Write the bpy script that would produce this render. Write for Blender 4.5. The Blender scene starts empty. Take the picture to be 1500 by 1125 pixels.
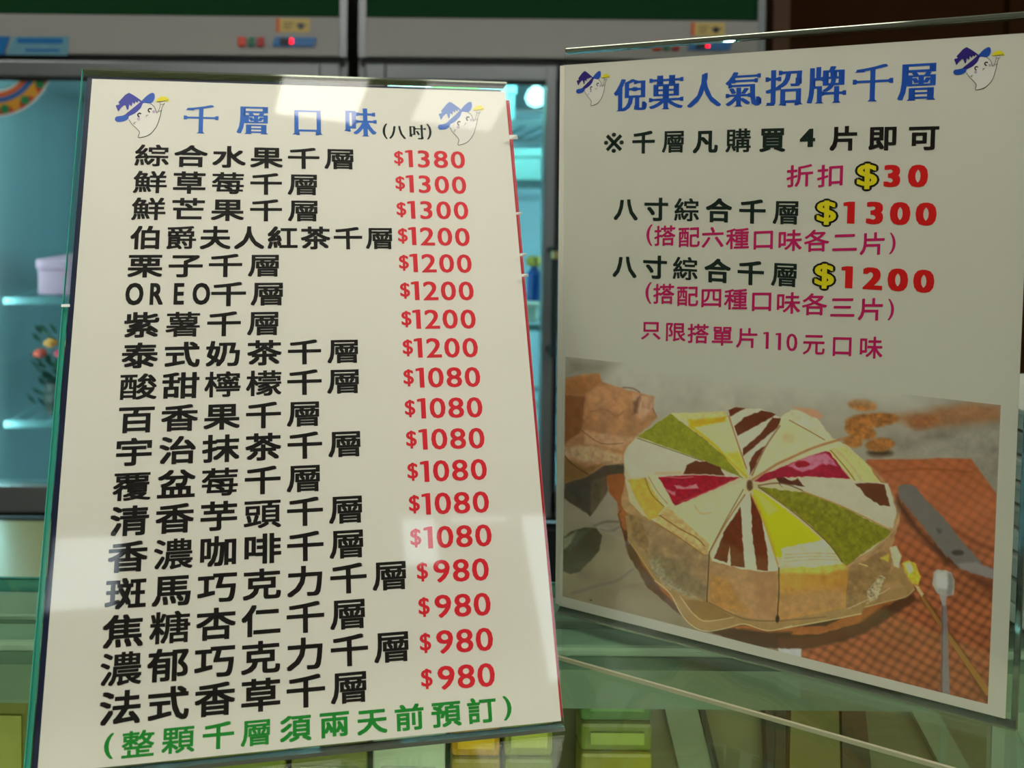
import bpy, math, random
import numpy as np
from mathutils import Vector, Matrix
random.seed(7); np.random.seed(7)
S = bpy.context.scene
COL = S.collection

# ------------------------------------------------------------------ camera
FPX, PITCH, ROLL, HC = 1099.965, -0.027951, 0.0093, 0.225178   # focal length (px of a 1500 wide frame), angles, height over the counter
OFU, OFV = -181.337, -244.966                                   # principal point offset
cF = np.array([0, math.cos(PITCH), math.sin(PITCH)])
cU = np.array([0, -math.sin(PITCH), math.cos(PITCH)])
cX = np.array([1.0, 0, 0])
cC = np.array([0, 0, HC])
right = math.cos(ROLL)*cX + math.sin(ROLL)*cU
upv = -math.sin(ROLL)*cX + math.cos(ROLL)*cU
cam = bpy.data.cameras.new('camera')
cam_o = bpy.data.objects.new('camera', cam); COL.objects.link(cam_o)
cam.sensor_width = 36; cam.lens = FPX/1500*36
cam.shift_x = -OFU/1500; cam.shift_y = OFV/1500
cam.clip_start = 0.01; cam.clip_end = 60
M = Matrix([[right[i], upv[i], -cF[i], cC[i]] for i in range(3)] + [[0, 0, 0, 1]])
cam_o.matrix_world = M
cam.dof.use_dof = True; cam.dof.focus_distance = 0.345; cam.dof.aperture_fstop = 9.5
S.camera = cam_o

# ------------------------------------------------------------------ world, lights, exposure
W = bpy.data.worlds.new('world'); S.world = W; W.use_nodes = True
W.node_tree.nodes['Background'].inputs[0].default_value = (0.86, 0.94, 1.0, 1)
W.node_tree.nodes['Background'].inputs[1].default_value = 3.4
S.view_settings.view_transform = 'Standard'; S.view_settings.look = 'None'
S.view_settings.gamma = 1; S.view_settings.use_curve_mapping = False
S.view_settings.exposure = 0.0
ADDED_CASE_LAMP = 15.0
LAMP = 7.0            # radiance of the ceiling panels
LB = 9.2  # radiance of the added hanging lamps
FRIDGE_LAMP = 42.0

# ------------------------------------------------------------------ helpers
def lin(c):
    c = np.asarray(c, float)/255
    return np.where(c <= .04045, c/12.92, ((c+.055)/1.055)**2.4)
def px_ray(u, v):
    a, b = u-750-OFU, v-562.5-OFV
    c, s = math.cos(ROLL), math.sin(ROLL)
    return cF*FPX + cX*(c*a+s*b) - cU*(-s*a+c*b)
def at(u, v, Y=None, Z=None):
    d = px_ray(u, v)
    t = (Y-cC[1])/d[1] if Y is not None else (Z-cC[2])/d[2]
    return cC + d*t
def mat(name, rgb, rough=.5, metal=0, spec=.5, noise=0, nscale=40, emit=0, bump=0, vcol=False, trans=0, lin_in=False):
    m = bpy.data.materials.new(name); m.use_nodes = True
    nt = m.node_tree; b = nt.nodes['Principled BSDF']
    c = list(rgb) if lin_in else list(lin(rgb))
    b.inputs['Base Color'].default_value = (*c, 1)
    b.inputs['Roughness'].default_value = rough; b.inputs['Metallic'].default_value = metal
    b.inputs['Specular IOR Level'].default_value = spec
    if trans: b.inputs['Transmission Weight'].default_value = trans
    if emit:
        b.inputs['Emission Color'].default_value = (*c, 1); b.inputs['Emission Strength'].default_value = emit
    if noise or bump:
        tc = nt.nodes.new('ShaderNodeTexCoord'); n = nt.nodes.new('ShaderNodeTexNoise')
        n.inputs['Scale'].default_value = nscale; n.inputs['Detail'].default_value = 5
        nt.links.new(tc.outputs['Object'], n.inputs['Vector'])
        if noise:
            mx = nt.nodes.new('ShaderNodeMix'); mx.data_type = 'RGBA'
            mx.inputs['A'].default_value = (*[x*(1-noise) for x in c], 1)
            mx.inputs['B'].default_value = (*[min(1, x*(1+noise)) for x in c], 1)
            nt.links.new(n.outputs['Fac'], mx.inputs['Factor']); nt.links.new(mx.outputs['Result'], b.inputs['Base Color'])
        if bump:
            bp = nt.nodes.new('ShaderNodeBump'); bp.inputs['Strength'].default_value = bump; bp.inputs['Distance'].default_value = .002
            nt.links.new(n.outputs['Fac'], bp.inputs['Height']); nt.links.new(bp.outputs['Normal'], b.inputs['Normal'])
    if vcol:
        a = nt.nodes.new('ShaderNodeVertexColor'); a.layer_name = 'print'
        nt.links.new(a.outputs['Color'], b.inputs['Base Color'])
    return m
def clear(name, tint=(1, 1, 1), f0=.04, rough=.01):
    """thin clear sheet: straight-through transmission plus a Schlick reflection"""
    m = bpy.data.materials.new(name); m.use_nodes = True
    nt = m.node_tree; nt.nodes.clear(); N = nt.nodes.new; L = nt.links.new
    g = N('ShaderNodeNewGeometry'); dt = N('ShaderNodeVectorMath'); dt.operation = 'DOT_PRODUCT'
    L(g.outputs['Incoming'], dt.inputs[0]); L(g.outputs['Normal'], dt.inputs[1])
    ab = N('ShaderNodeMath'); ab.operation = 'ABSOLUTE'; L(dt.outputs['Value'], ab.inputs[0])
    s1 = N('ShaderNodeMath'); s1.operation = 'SUBTRACT'; s1.inputs[0].default_value = 1; L(ab.outputs[0], s1.inputs[1])
    pw = N('ShaderNodeMath'); pw.operation = 'POWER'; pw.inputs[1].default_value = 5; L(s1.outputs[0], pw.inputs[0])
    ma = N('ShaderNodeMath'); ma.operation = 'MULTIPLY_ADD'; ma.inputs[1].default_value = 1-f0; ma.inputs[2].default_value = f0
    L(pw.outputs[0], ma.inputs[0])
    tr = N('ShaderNodeBsdfTransparent'); tr.inputs[0].default_value = (*tint, 1)
    gl = N('ShaderNodeBsdfGlossy'); gl.inputs['Roughness'].default_value = rough
    mx = N('ShaderNodeMixShader'); L(ma.outputs[0], mx.inputs[0]); L(tr.outputs[0], mx.inputs[1]); L(gl.outputs[0], mx.inputs[2])
    o = N('ShaderNodeOutputMaterial'); L(mx.outputs[0], o.inputs[0])
    return m
class MB:
    def __init__(s): s.v = []; s.f = []; s.m = []
    def add(s, vs, fs, mi=0):
        k = len(s.v); s.v += [tuple(map(float, v)) for v in vs]; s.f += [tuple(i+k for i in f) for f in fs]; s.m += [mi]*len(fs)
    def box(s, x0, x1, y0, y1, z0, z1, mi=0):
        s.add([(x, y, z) for x in (x0, x1) for y in (y0, y1) for z in (z0, z1)],
              [(0, 1, 3, 2), (4, 6, 7, 5), (0, 4, 5, 1), (2, 3, 7, 6), (0, 2, 6, 4), (1, 5, 7, 3)], mi)
    def frame_box(s, O, ex, ey, ez, a, b, mi=0, side=None):
        vs = [np.array(O)+np.array(ex)*x+np.array(ey)*y+np.array(ez)*z for x in (a[0], b[0]) for y in (a[1], b[1]) for z in (a[2], b[2])]
        fs = [(0, 1, 3, 2), (4, 6, 7, 5), (0, 4, 5, 1), (2, 3, 7, 6), (0, 2, 6, 4), (1, 5, 7, 3)]
        k = len(s.v); s.v += [tuple(map(float, v)) for v in vs]; s.f += [tuple(i+k for i in f) for f in fs]
        s.m += ([mi]*6 if side is None else [side, side, side, side, mi, mi])
    def tube(s, p, q, r, n=12, r2=None, mi=0):
        p = np.array(p, float); q = np.array(q, float); d = q-p; d /= np.linalg.norm(d)
        a = np.cross(d, [0, 0, 1] if abs(d[2]) < .9 else [1, 0, 0]); a /= np.linalg.norm(a); b = np.cross(d, a)
        r2 = r if r2 is None else r2
        vs = [c+(a*math.cos(t)+b*math.sin(t))*rr for c, rr in ((p, r), (q, r2)) for t in [2*math.pi*i/n for i in range(n)]]
        s.add(vs, [(i, (i+1) % n, n+(i+1) % n, n+i) for i in range(n)]+[tuple(range(n)), tuple(range(2*n-1, n-1, -1))], mi)
    def lathe(s, c, prof, n=20, mi=0):
        vs = []; fs = []
        for r, z in prof: vs += [(c[0]+r*math.cos(2*math.pi*i/n), c[1]+r*math.sin(2*math.pi*i/n), c[2]+z) for i in range(n)]
        for j in range(len(prof)-1): fs += [(j*n+i, j*n+(i+1) % n, (j+1)*n+(i+1) % n, (j+1)*n+i) for i in range(n)]
        fs += [tuple(range(n-1, -1, -1)), tuple((len(prof)-1)*n+i for i in range(n))]
        s.add(vs, fs, mi)
    def build(s, name, mats, parent=None, bevel=0):
        me = bpy.data.meshes.new(name); me.from_pydata(s.v, [], s.f)
        mats = mats if isinstance(mats, (list, tuple)) else [mats]
        for m in mats: me.materials.append(m)
        me.polygons.foreach_set('material_index', s.m); me.update()
        o = bpy.data.objects.new(name, me); COL.objects.link(o)
        if parent: o.parent = parent
        if bevel:
            b = o.modifiers.new('bevel', 'BEVEL'); b.width = bevel; b.segments = 2; b.limit_method = 'ANGLE'
        return o
def tag(o, label=None, cat=None, group=None, kind=None):
    for k, v in (('label', label), ('category', cat), ('group', group), ('kind', kind)):
        if v: o[k] = v
    return o
def empty(name, loc=(0, 0, 0)):
    o = bpy.data.objects.new(name, None); o.empty_display_size = .05; COL.objects.link(o); o.location = loc
    return o
def rebase(root, loc):
    """put the thing's Empty at its base and keep its parts where they are"""
    root.location = loc
    for ch in [o for o in bpy.data.objects if o.parent == root]:
        ch.data.transform(Matrix.Translation(-Vector(loc))) if ch.data.users == 1 else None
        for g in [o for o in bpy.data.objects if o.parent == ch]:
            if g.data.users == 1: g.data.transform(Matrix.Translation(-Vector(loc)))

# ------------------------------------------------------------------ materials
M_wall = mat('painted_wall', (196, 188, 172), .8, noise=.05, nscale=6)
M_wood = mat('brown_wood', (62, 34, 6), .8, spec=.1, noise=.35, nscale=9)
M_floor = mat('floor_tile', (120, 112, 100), .35, noise=.1, nscale=4)
M_ceil = mat('ceiling_tile', (205, 202, 194), .8, noise=.04, nscale=6)
M_white = mat('fridge_panel', (172, 172, 168), .45, noise=.03, nscale=8)
M_alu = mat('aluminium', (140, 146, 148), .35, metal=.55, noise=.05, nscale=20)
M_dark = mat('dark_gap', (18, 24, 24), .6, noise=.1)
M_green = mat('green_header', (2, 66, 30), .6, spec=.15, noise=.06, nscale=10)
M_liner = mat('fridge_liner', (184, 214, 228), .5, noise=.04, nscale=6)
M_shelfw = mat('white_wire', (120, 146, 150), .4, noise=.03)
M_fglass = clear('fridge_glass', (.66, .86, .88), .05, .02)
M_acr = clear('clear_acrylic', (.985, .99, .985), .042, .035)
M_acr2 = clear('clear_acrylic_back', (.97, .98, .97), .03, .01)
M_edge = mat('acrylic_edge_teal', (62, 170, 146), .15, spec=.9, noise=.05, nscale=30)
M_edgeg = mat('acrylic_edge_grey', (120, 128, 112), .08, metal=.6, spec=.9, noise=.06, nscale=30)
M_paper = mat('sign_paper', (232, 229, 215), .55, noise=.012, nscale=25)
M_paper2 = mat('sign_paper_warm', (226, 224, 208), .5, noise=.012, nscale=25)
M_navy = mat('navy_backing', (22, 32, 62), .4, noise=.08)
M_red = mat('red_backing', (190, 20, 40), .4, noise=.08)
I_black = mat('ink_black', (26, 24, 21), .6, spec=.2, noise=.04)
I_green = mat('ink_green', (8, 140, 40), .5, noise=.04)
I_red = mat('ink_red', (226, 28, 44), .5, noise=.03)
I_red2 = mat('ink_deep_red', (225, 12, 10), .5, noise=.03)
I_blue = mat('ink_blue', (26, 104, 196), .5, noise=.05)
I_blue2 = mat('ink_strong_blue', (10, 84, 190), .5, noise=.05)
I_dkgreen = mat('ink_dark_green', (22, 42, 34), .6, spec=.2, noise=.05)
I_mag = mat('ink_magenta', (205, 16, 100), .5, noise=.04)
I_yel = mat('ink_yellow', (240, 225, 20), .5, noise=.03)
I_purple = mat('ink_purple', (62, 66, 168), .5, noise=.1, nscale=400)
I_purple2 = mat('ink_deep_purple', (44, 24, 130), .5, noise=.05)
I_line = mat('ink_outline', (70, 78, 74), .5, noise=.04)
I_mauve = mat('ink_mauve', (205, 178, 205), .5, noise=.03)
I_body = mat('ink_body', (238, 236, 226), .55, noise=.01)

# ------------------------------------------------------------------ sign planes (metres, the counter top is z = 0)
class Sheet:
    def __init__(s, x, y, yaw, lean, w, h):
        s.ex = np.array([math.cos(yaw), math.sin(yaw), 0]); n = np.array([-math.sin(yaw), math.cos(yaw), 0])
        s.ey = np.array([0, 0, 1])*math.cos(lean)+n*math.sin(lean)
        s.n = -np.cross(s.ex, s.ey); s.n = s.n if s.n[1] < 0 else -s.n      # faces the camera
        s.o = np.array([x, y, .003]); s.w = w; s.h = h
    def px(s, u, v):
        d = px_ray(u, v); t = ((s.o-cC)@s.n)/(d@s.n); P = cC+d*t-s.o
        return np.array([P@s.ex, P@s.ey])
    def P(s, x, y, z=0): return s.o+s.ex*x+s.ey*y+s.n*z
LS = Sheet(-0.13215, 0.280863, 0.152376, 0.313739, 0.21, 0.292426)
RS = Sheet(0.094844, 0.402869, -0.464408, -0.028782, 0.192729, 0.291509)

# ------------------------------------------------------------------ lettering
_gc = {}
def glyph(ch, off=0):
    if (ch, off) in _gc: return _gc[ch, off]
    if ch == '1':
        r = (np.array([(.20, 0), (.305, 0), (.305, .69), (.235, .69), (.09, .655), (.09, .59), (.20, .605)]), [(0, 1, 2, 3, 6), (3, 4, 5, 6)])
        _gc[ch, off] = r; return r
    c = bpy.data.curves.new('t', 'FONT'); c.body = ch; c.resolution_u = 3; c.offset = off
    o = bpy.data.objects.new('t', c); COL.objects.link(o)
    ev = o.evaluated_get(bpy.context.evaluated_depsgraph_get()); me = ev.to_mesh()
    ev.to_mesh_clear(); best = None
    for rs_, of_ in ((3, 0), (3, .0005), (4, .001)):      # take the fill that keeps the whole outline
        c.resolution_u = rs_; c.offset = off+of_
        ev = o.evaluated_get(bpy.context.evaluated_depsgraph_get()); me = ev.to_mesh(); ar = sum(p.area for p in me.polygons)
        if best is None or ar > best[0]*1.06: best = (ar, (np.array([(v.co.x, v.co.y) for v in me.vertices]), [tuple(p.vertices) for p in me.polygons]))
        ev.to_mesh_clear()
    r = best[1]; bpy.data.objects.remove(o); bpy.data.curves.remove(c)
    _gc[ch, off] = r; return r
def ser(ch):
    """serif pieces for a display glyph: flares on stroke ends, found on the outline"""
    V, F = glyph(ch); cnt = {}
    for f in F:
        for i in range(len(f)):
            a, b = f[i], f[(i+1) % len(f)]; k = (min(a, b), max(a, b)); cnt.setdefault(k, []).append(f)
    out = []
    for (a, b), fs in cnt.items():
        if len(fs) != 1: continue
        p, q = V[a], V[b]; dx, dy = abs(q-p); cen = V[list(fs[0])].mean(0)
        if dx < .015 and .04 < dy < .11:
            s_ = 1 if p[0] > cen[0] else -1; x = p[0]; y0, y1 = min(p[1], q[1]), max(p[1], q[1])
            out.append([(x+s_*.022, y0-.035), (x+s_*.022, y1+.035), (x-s_*.03, y1), (x-s_*.03, y0)])
        if dy < .015 and .04 < dx < .11 and p[1] < cen[1]:
            x0, x1 = min(p[0], q[0]), max(p[0], q[0]); y = p[1]
            out.append([(x0-.05, y-.006), (x1+.05, y-.006), (x1, y+.035), (x0, y+.035)])
    return out
DENSE = set('層鮮爵薯酸檸檬覆頭濃糖整顆獸購單搭種綜莓')
def put_line(sheet, name, parent, text, cs, em, style, m, z=.0001, ink=False, label=None, latin=None):
    """cs: pixel centres of the first and last (or of every) glyph; em: (w, h) of the em square there in px"""
    pts = [sheet.px(*c) for c in cs]
    n = len(text)
    if len(pts) == 2 and n > 2: pts = [pts[0]+(pts[1]-pts[0])*i/(n-1) for i in range(n)]
    mid = pts[0]; u, v = cs[0]
    w = np.linalg.norm(sheet.px(u+em[0]/2, v)-sheet.px(u-em[0]/2, v)); h = np.linalg.norm(sheet.px(u, v+em[1]/2)-sheet.px(u, v-em[1]/2))
    mb = MB()
    for ch, p in zip(text, pts):
        V, F = glyph(ch)
        cjk = ord(ch) > 0x2000 and ch != '※'
        if cjk: cen = np.array([.5, .38])
        else: cen = (V.min(0)+V.max(0))/2
        shear = 0
        if style == 'bold': d = .016 if ch in DENSE else .023; offs = [(i*d, j*d*1.1) for i in (-1, 1) for j in (-1, 1)]
        elif style == 'heavy':
            d = .018 if ch in DENSE else .032; offs = [(i*d, j*d*.85) for i in (-1, 0, 1) for j in (-1, 0, 1)]
        elif style == 'kai': d = .014; offs = [(i*d, j*d+i*.006) for i in (-1, 1) for j in (-1, 1)]; shear = .07
        elif style == 'num': d = .017; offs = [(i*d, j*d*.5) for i in (-1, 0, 1) for j in (-1, 1)]
        elif style == 'numheavy': d = .05; offs = [(i*d/2, j*d*.5) for i in (-2, -1, 0, 1, 2) for j in (-1, 0, 1)]
        elif style == 'dollar': d = .035; offs = [(i*d/2, j*d*.6) for i in (-2, -1, 0, 1, 2) for j in (-1, 1)]
        elif style == 'yellow': d = .022; offs = [(i*d/2, j*d*.6) for i in (-2, -1, 0, 1, 2) for j in (-1, 1)]
        elif style == 'outline': d = .085; offs = [(d*math.cos(t)*r_, d*math.sin(t)*r_) for r_ in (1, .5) for t in np.arange(12)*math.pi/6]
        elif style == 'deco': d = .03; offs = [(-d, 0), (0, 0), (d, 0)]
        elif style == 'thin': offs = [(-.012, 0), (.012, 0)]
        else: offs = [(0, 0)]
        groups = [(V, F)]
        if style == 'deco':
            V, F = glyph(ch, 0 if ch in DENSE or ch in '層倪菓氣招牌味' else -.006); groups = [(V, F)]
            for q in ser(ch): groups.append((np.array(q), [(0, 1, 2, 3)]))
        if style in ('numheavy', 'dollar', 'outline') and 0: pass
        k = 0
        for i_, (dx, dy) in enumerate(offs):
            for VV, FF in groups:
                Q = VV-cen+np.array([dx, dy]); Q = Q*np.array([w, h])
                if shear: Q = Q+np.stack([np.zeros(len(Q)), Q[:, 0]*shear], 1)
                mb.add([sheet.P(p[0]+a, p[1]+b, z+i_*1e-6) for a, b in Q], FF)
    o = mb.build(name, m, parent)
    if label: o['label'] = label
    return o

# ================================================================== SETTING: room shell
ZF = -1.22; ZC = 1.45
def struct(name, mb, m):
    o = mb.build(name, m); o['kind'] = 'structure'; return o
b = MB(); b.box(-3.2, 4.2, -4.2, 2.4, ZF-.1, ZF); struct('floor', b, M_floor)
b = MB(); b.box(-3.2, 4.2, -4.2, 2.4, ZC, ZC+.1); struct('ceiling', b, M_ceil)
b = MB(); b.box(-3.2, 4.2, 2.3, 2.4, ZF, ZC); struct('wall_back', b, M_wall)
b = MB(); b.box(-3.3, -3.2, -4.2, 2.4, ZF, ZC); struct('wall_left', b, M_wall)
b = MB(); b.box(4.2, 4.3, -4.2, 2.4, ZF, ZC); struct('wall_right', b, M_wall)
# front wall with two openings to the street
HOLES = ((-.62, -.18, .62, 1.08), (1.45, 1.78, .78, 1.15), (1.78, 2.30, 1.03, 1.15), (2.30, 3.2, .1, 1.15))
b = MB(); xs = -3.2
for x0, x1, z0, z1 in HOLES:
    b.box(xs, x0, -4.3, -4.2, ZF, ZC); b.box(x0, x1, -4.3, -4.2, ZF, z0); b.box(x0, x1, -4.3, -4.2, z1, ZC); xs = x1
b.box(xs, 4.2, -4.3, -4.2, ZF, ZC)
struct('wall_front', b, mat('front_wall', (150, 112, 90), .7, noise=.08, nscale=3))
def window(name, x0, x1, z0, z1, nm):
    b = MB(); t = .04
    b.box(x0, x0+t, -4.29, -4.21, z0, z1); b.box(x1-t, x1, -4.29, -4.21, z0, z1); b.box(x0+t, x1-t, -4.29, -4.21, z1-t, z1); b.box(x0+t, x1-t, -4.29, -4.21, z0, z0+t)
    if nm: b.box((x0+x1)/2-.02, (x0+x1)/2+.02, -4.29, -4.21, z0+t, z1-t)
    o = struct(name, b, M_alu)
    g = MB(); g.box(x0+t, x1-t, -4.252, -4.248, z0+t, z1-t); g.build('pane', clear('street_pane', (.95, .97, .97), .04, .01), o)
window('window_1', *HOLES[0], 0)
window('window_2', *HOLES[1], 0); window('window_3', *HOLES[2], 0); window('window_4', *HOLES[3], 1)

# brown wooden wall panel right of the fridges
a = at(1120, 60, Y=1.62)
b = MB(); x = a[0]
struct_w = MB(); struct_w.box(x, 3.4, 1.62, 1.66, ZF, ZC)
wp = struct('wall_wood', struct_w, M_wood)
b = MB(); b.box(x, x+.035, 1.585, 1.62, ZF, ZC); b.build('wood_trim', mat('light_wood_trim', (104, 66, 26), .4, noise=.2, nscale=12), wp)
for i in range(5):
    b = MB(); xx = x+.035+.47*i+.01; b.box(xx, xx+.455, 1.61, 1.62, ZF, ZC); b.build('wood_panel', M_wood, wp)

# ceiling lamps
M_lamp = mat('lamp_diffuser', (255, 250, 240), .5, emit=LAMP)
LABS = {}
def lamp(x0, x1, y0, y1, label, L=LAMP, z=ZC):
    r = empty('ceiling_lamp' if z == ZC else 'added_pendant_lamp', ((x0+x1)/2, (y0+y1)/2, z)); cx, cy = (x0+x1)/2, (y0+y1)/2
    b = MB(); t = .015
    hx, hy = (x1-x0)/2, (y1-y0)/2
    b.box(-hx-t, hx+t, -hy-t, hy+t, -.03, -.0005); b.build('housing', M_white, r)
    b = MB(); b.box(-hx, hx, -hy, hy, -.036, -.0305); b.build('diffuser', M_lamp if L == LAMP else mat('lamp_diffuser_%d' % (L*10), (255, 250, 240), .5, emit=L), r)
    if z < ZC:
        for sx in (-hx*.8, hx*.8):
            b = MB(); b.tube((sx, 0, 0), (sx, 0, ZC-z), .004); b.build('rod', M_alu, r)
    tag(r, label, 'lamp', 'ceiling lamps of the shop')
lamp(.14, .36, -.88, -.70, 'small square ceiling lamp mirrored in the top middle of the menu sign')
lamp(.52, .76, -.84, -.58, 'small square ceiling lamp mirrored in the top right of the menu sign', 3.5)
lamp(-.75, .1, -.16, .16, 'added unseen wide hanging lamp above the left part of the counter', LB, .98)  # both hanging lamps are added, out of view, to brighten the sheets from above
lamp(.3, 1.15, -.16, .16, 'added unseen wide hanging lamp above the right part of the counter', LB, .98)
lamp(-1.7, -1.1, -1.8, -1.2, 'ceiling lamp to the left behind the camera', 3.0)
lamp(-1.9, -.9, .5, .75, 'long ceiling lamp above the left refrigerator')
lamp(1.6, 2.6, .5, .75, 'long ceiling lamp above the wooden wall')

# ================================================================== REFRIGERATORS
FY = 1.35
def X(u, Y=FY, v=100): return float(at(u, v, Y=Y)[0])
def Z(v, Y=FY, u=500): return float(at(u, v, Y=Y)[2])
def text_mesh(mb, text, x, z, size, Y, mi=0, dil=.0):
    cx = x
    for ch in text:
        V, F = glyph(ch)
        for dx in ((-dil, dil) if dil else (0,)):
            mb.add([(cx+(a+dx)*size, Y, z+c*size) for a, c in V], F, mi)
        cx += size*(1.0 if ord(ch) > 0x2000 else .62)
M_btn = {c: mat('button_'+c, rgb, .3, noise=.05) for c, rgb in (('orange', (235, 70, 25)), ('green', (10, 120, 80)), ('red', (190, 20, 20)))}
M_blue = mat('blue_panel', (30, 120, 190), .35, noise=.05)
M_blk = mat('black_display', (14, 20, 30), .2, noise=.05)
M_led = mat('led_digit', (255, 30, 70), .5, emit=2.5)
M_cream = mat('cream_sticker', (225, 200, 120), .5, noise=.06)
M_orange = mat('orange_strip', (230, 110, 60), .5, noise=.06)
M_skyblue = mat('pale_blue_sticker', (110, 170, 190), .5, noise=.2, nscale=60)
def fridge(xa, xb, shelves):
    r = empty('refrigerator')
    zt = Z(24); z1 = Z(84); z2 = Z(118); ztop = zt+.16
    D = FY+.62; t = .03
    b = MB()   # hollow cabinet
    b.box(xa, xa+t, FY+.02, D, ZF+.08, ztop); b.box(xb-t, xb, FY+.02, D, ZF+.08, ztop)
    b.box(xa+t, xb-t, D-t, D, ZF+.08, ztop); b.box(xa+t, xb-t, FY+.02, D-t, ZF+.08, ZF+.2); b.box(xa+t, xb-t, FY+.02, D-t, z1-.02, ztop)
    b.build('cabinet', M_alu, r)
    b = MB(); b.box(xa+t+.001, xb-t-.001, D-t-.012, D-t-.001, ZF+.2, z1-.03); b.build('liner', M_liner, r)
    for q0, q1 in ((xa, xa+.013), (xb-.013, xb)):
        b = MB(); b.box(q0, q1, FY-.004, FY+.02, z1, ztop); b.build('side_trim', M_alu, r)
    b = MB(); b.box(xa+.013, xb-.013, FY, FY+.02, zt, ztop); b.build('green_header', M_green, r)
    b = MB(); b.box(xa+.013, xb-.013, FY-.006, FY+.02, z1, zt-.002); hp = b.build('header_panel', M_white, r, bevel=.003)
    b = MB(); b.box(xa+.005, xb-.005, FY+.004, FY+.02, z1-.010, z1); b.build('gasket', M_dark, r)
    # interior lamp tube
    tube_m = mat('cold_tube', (225, 255, 250), .5, emit=FRIDGE_LAMP)
    b = MB(); b.tube((xa+.06, FY+.035, z2+.012), (xb-.06, FY+.035, z2+.012), .008); b.build('hidden_lamp_tube', tube_m, r)
    for q in (xa+.045, xb-.045):  # upright tubes added out of sight behind the frame to light the shelves
        b = MB(); b.tube((q, FY+.034, ZF+.3), (q, FY+.034, z2-.02), .007); b.build('hidden_lamp_tube', tube_m, r)
    # door
    zb = Z(712)
    fw = .036
    b = MB(); Y0, Y1 = FY-.012, FY+.018
    b.box(xa+.012, xa+.012+fw, Y0, Y1, zb-.05, z1-.012); b.box(xb-.012-fw, xb-.012, Y0, Y1, zb-.05, z1-.012)
    b.box(xa+.012+fw, xb-.012-fw, Y0, Y1, z2, z1-.012); b.box(xa+.012+fw, xb-.012-fw, Y0, Y1, zb-.05, zb)
    b.build('door_frame', M_alu, r, bevel=.003)
    b = MB(); b.box(xa+.01+fw, xb-.01-fw, FY-.002, FY+.004, zb, z2); b.build('glass_door', M_fglass, r)
    b = MB(); xg = xa+.012+fw
    b.box(xg, xg+.006, FY-.008, FY-.003, zb, z2); b.box(xb-.012-fw-.006, xb-.012-fw, FY-.008, FY-.003, zb, z2); b.box(xg+.006, xb-.018-fw, FY-.008, FY-.003, z2-.006, z2)
    b.build('glass_gasket', M_dark, r)
    # lower door
    b = MB(); b.box(xa+.012, xb-.012, FY-.012, FY+.018, ZF+.2, zb-.07); b.build('lower_door', M_dark, r, bevel=.003)
    b = MB(); b.box(xa, xb, FY+.02, FY+.05, zb-.07, zb-.02); b.build('mullion', M_dark, r)
    for sx in (xa+.05, xb-.05):
        for sy in (FY+.08, D-.06):
            b = MB(); b.lathe((sx, sy, ZF), [(.022, 0), (.022, .015), (.012, .02), (.012, .08)], 12); b.build('foot', M_dark, r)
    # shelves
    for zz in shelves:
        b = MB()
        b.box(xa+.06, xb-.06, FY+.06, FY+.068, zz-.012, zz)
        b.box(xa+.06, xb-.06, FY+.5, FY+.508, zz-.012, zz)
        for i in range(17):
            x_ = xa+.065+(xb-xa-.13)*i/16; b.box(x_-.002, x_+.002, FY+.068, FY+.5, zz-.007, zz-.003)
        b.build('shelf', M_shelfw, r)
    for sx in (xa+.09, xb-.06):
        b = MB(); b.box(sx-.006, sx+.006, D-t-.03, D-t-.014, ZF+.25, z2)
        b.build('shelf_rail', M_alu, r)
        b = MB()
        for k in range(52):
            zz = Z(700)+k*.0155
            if zz < z2-.05: b.box(sx-.003, sx+.003, D-t-.031, D-t-.0301, zz, zz+.008)
        o = b.build('rail_slots', M_dark, r); o['kind'] = 'stuff'
    return r, hp, (zt, z1, z2, zb)
xa1, xb1 = X(498-577+8), X(508)
xa2, xb2 = X(525), X(1118)
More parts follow.
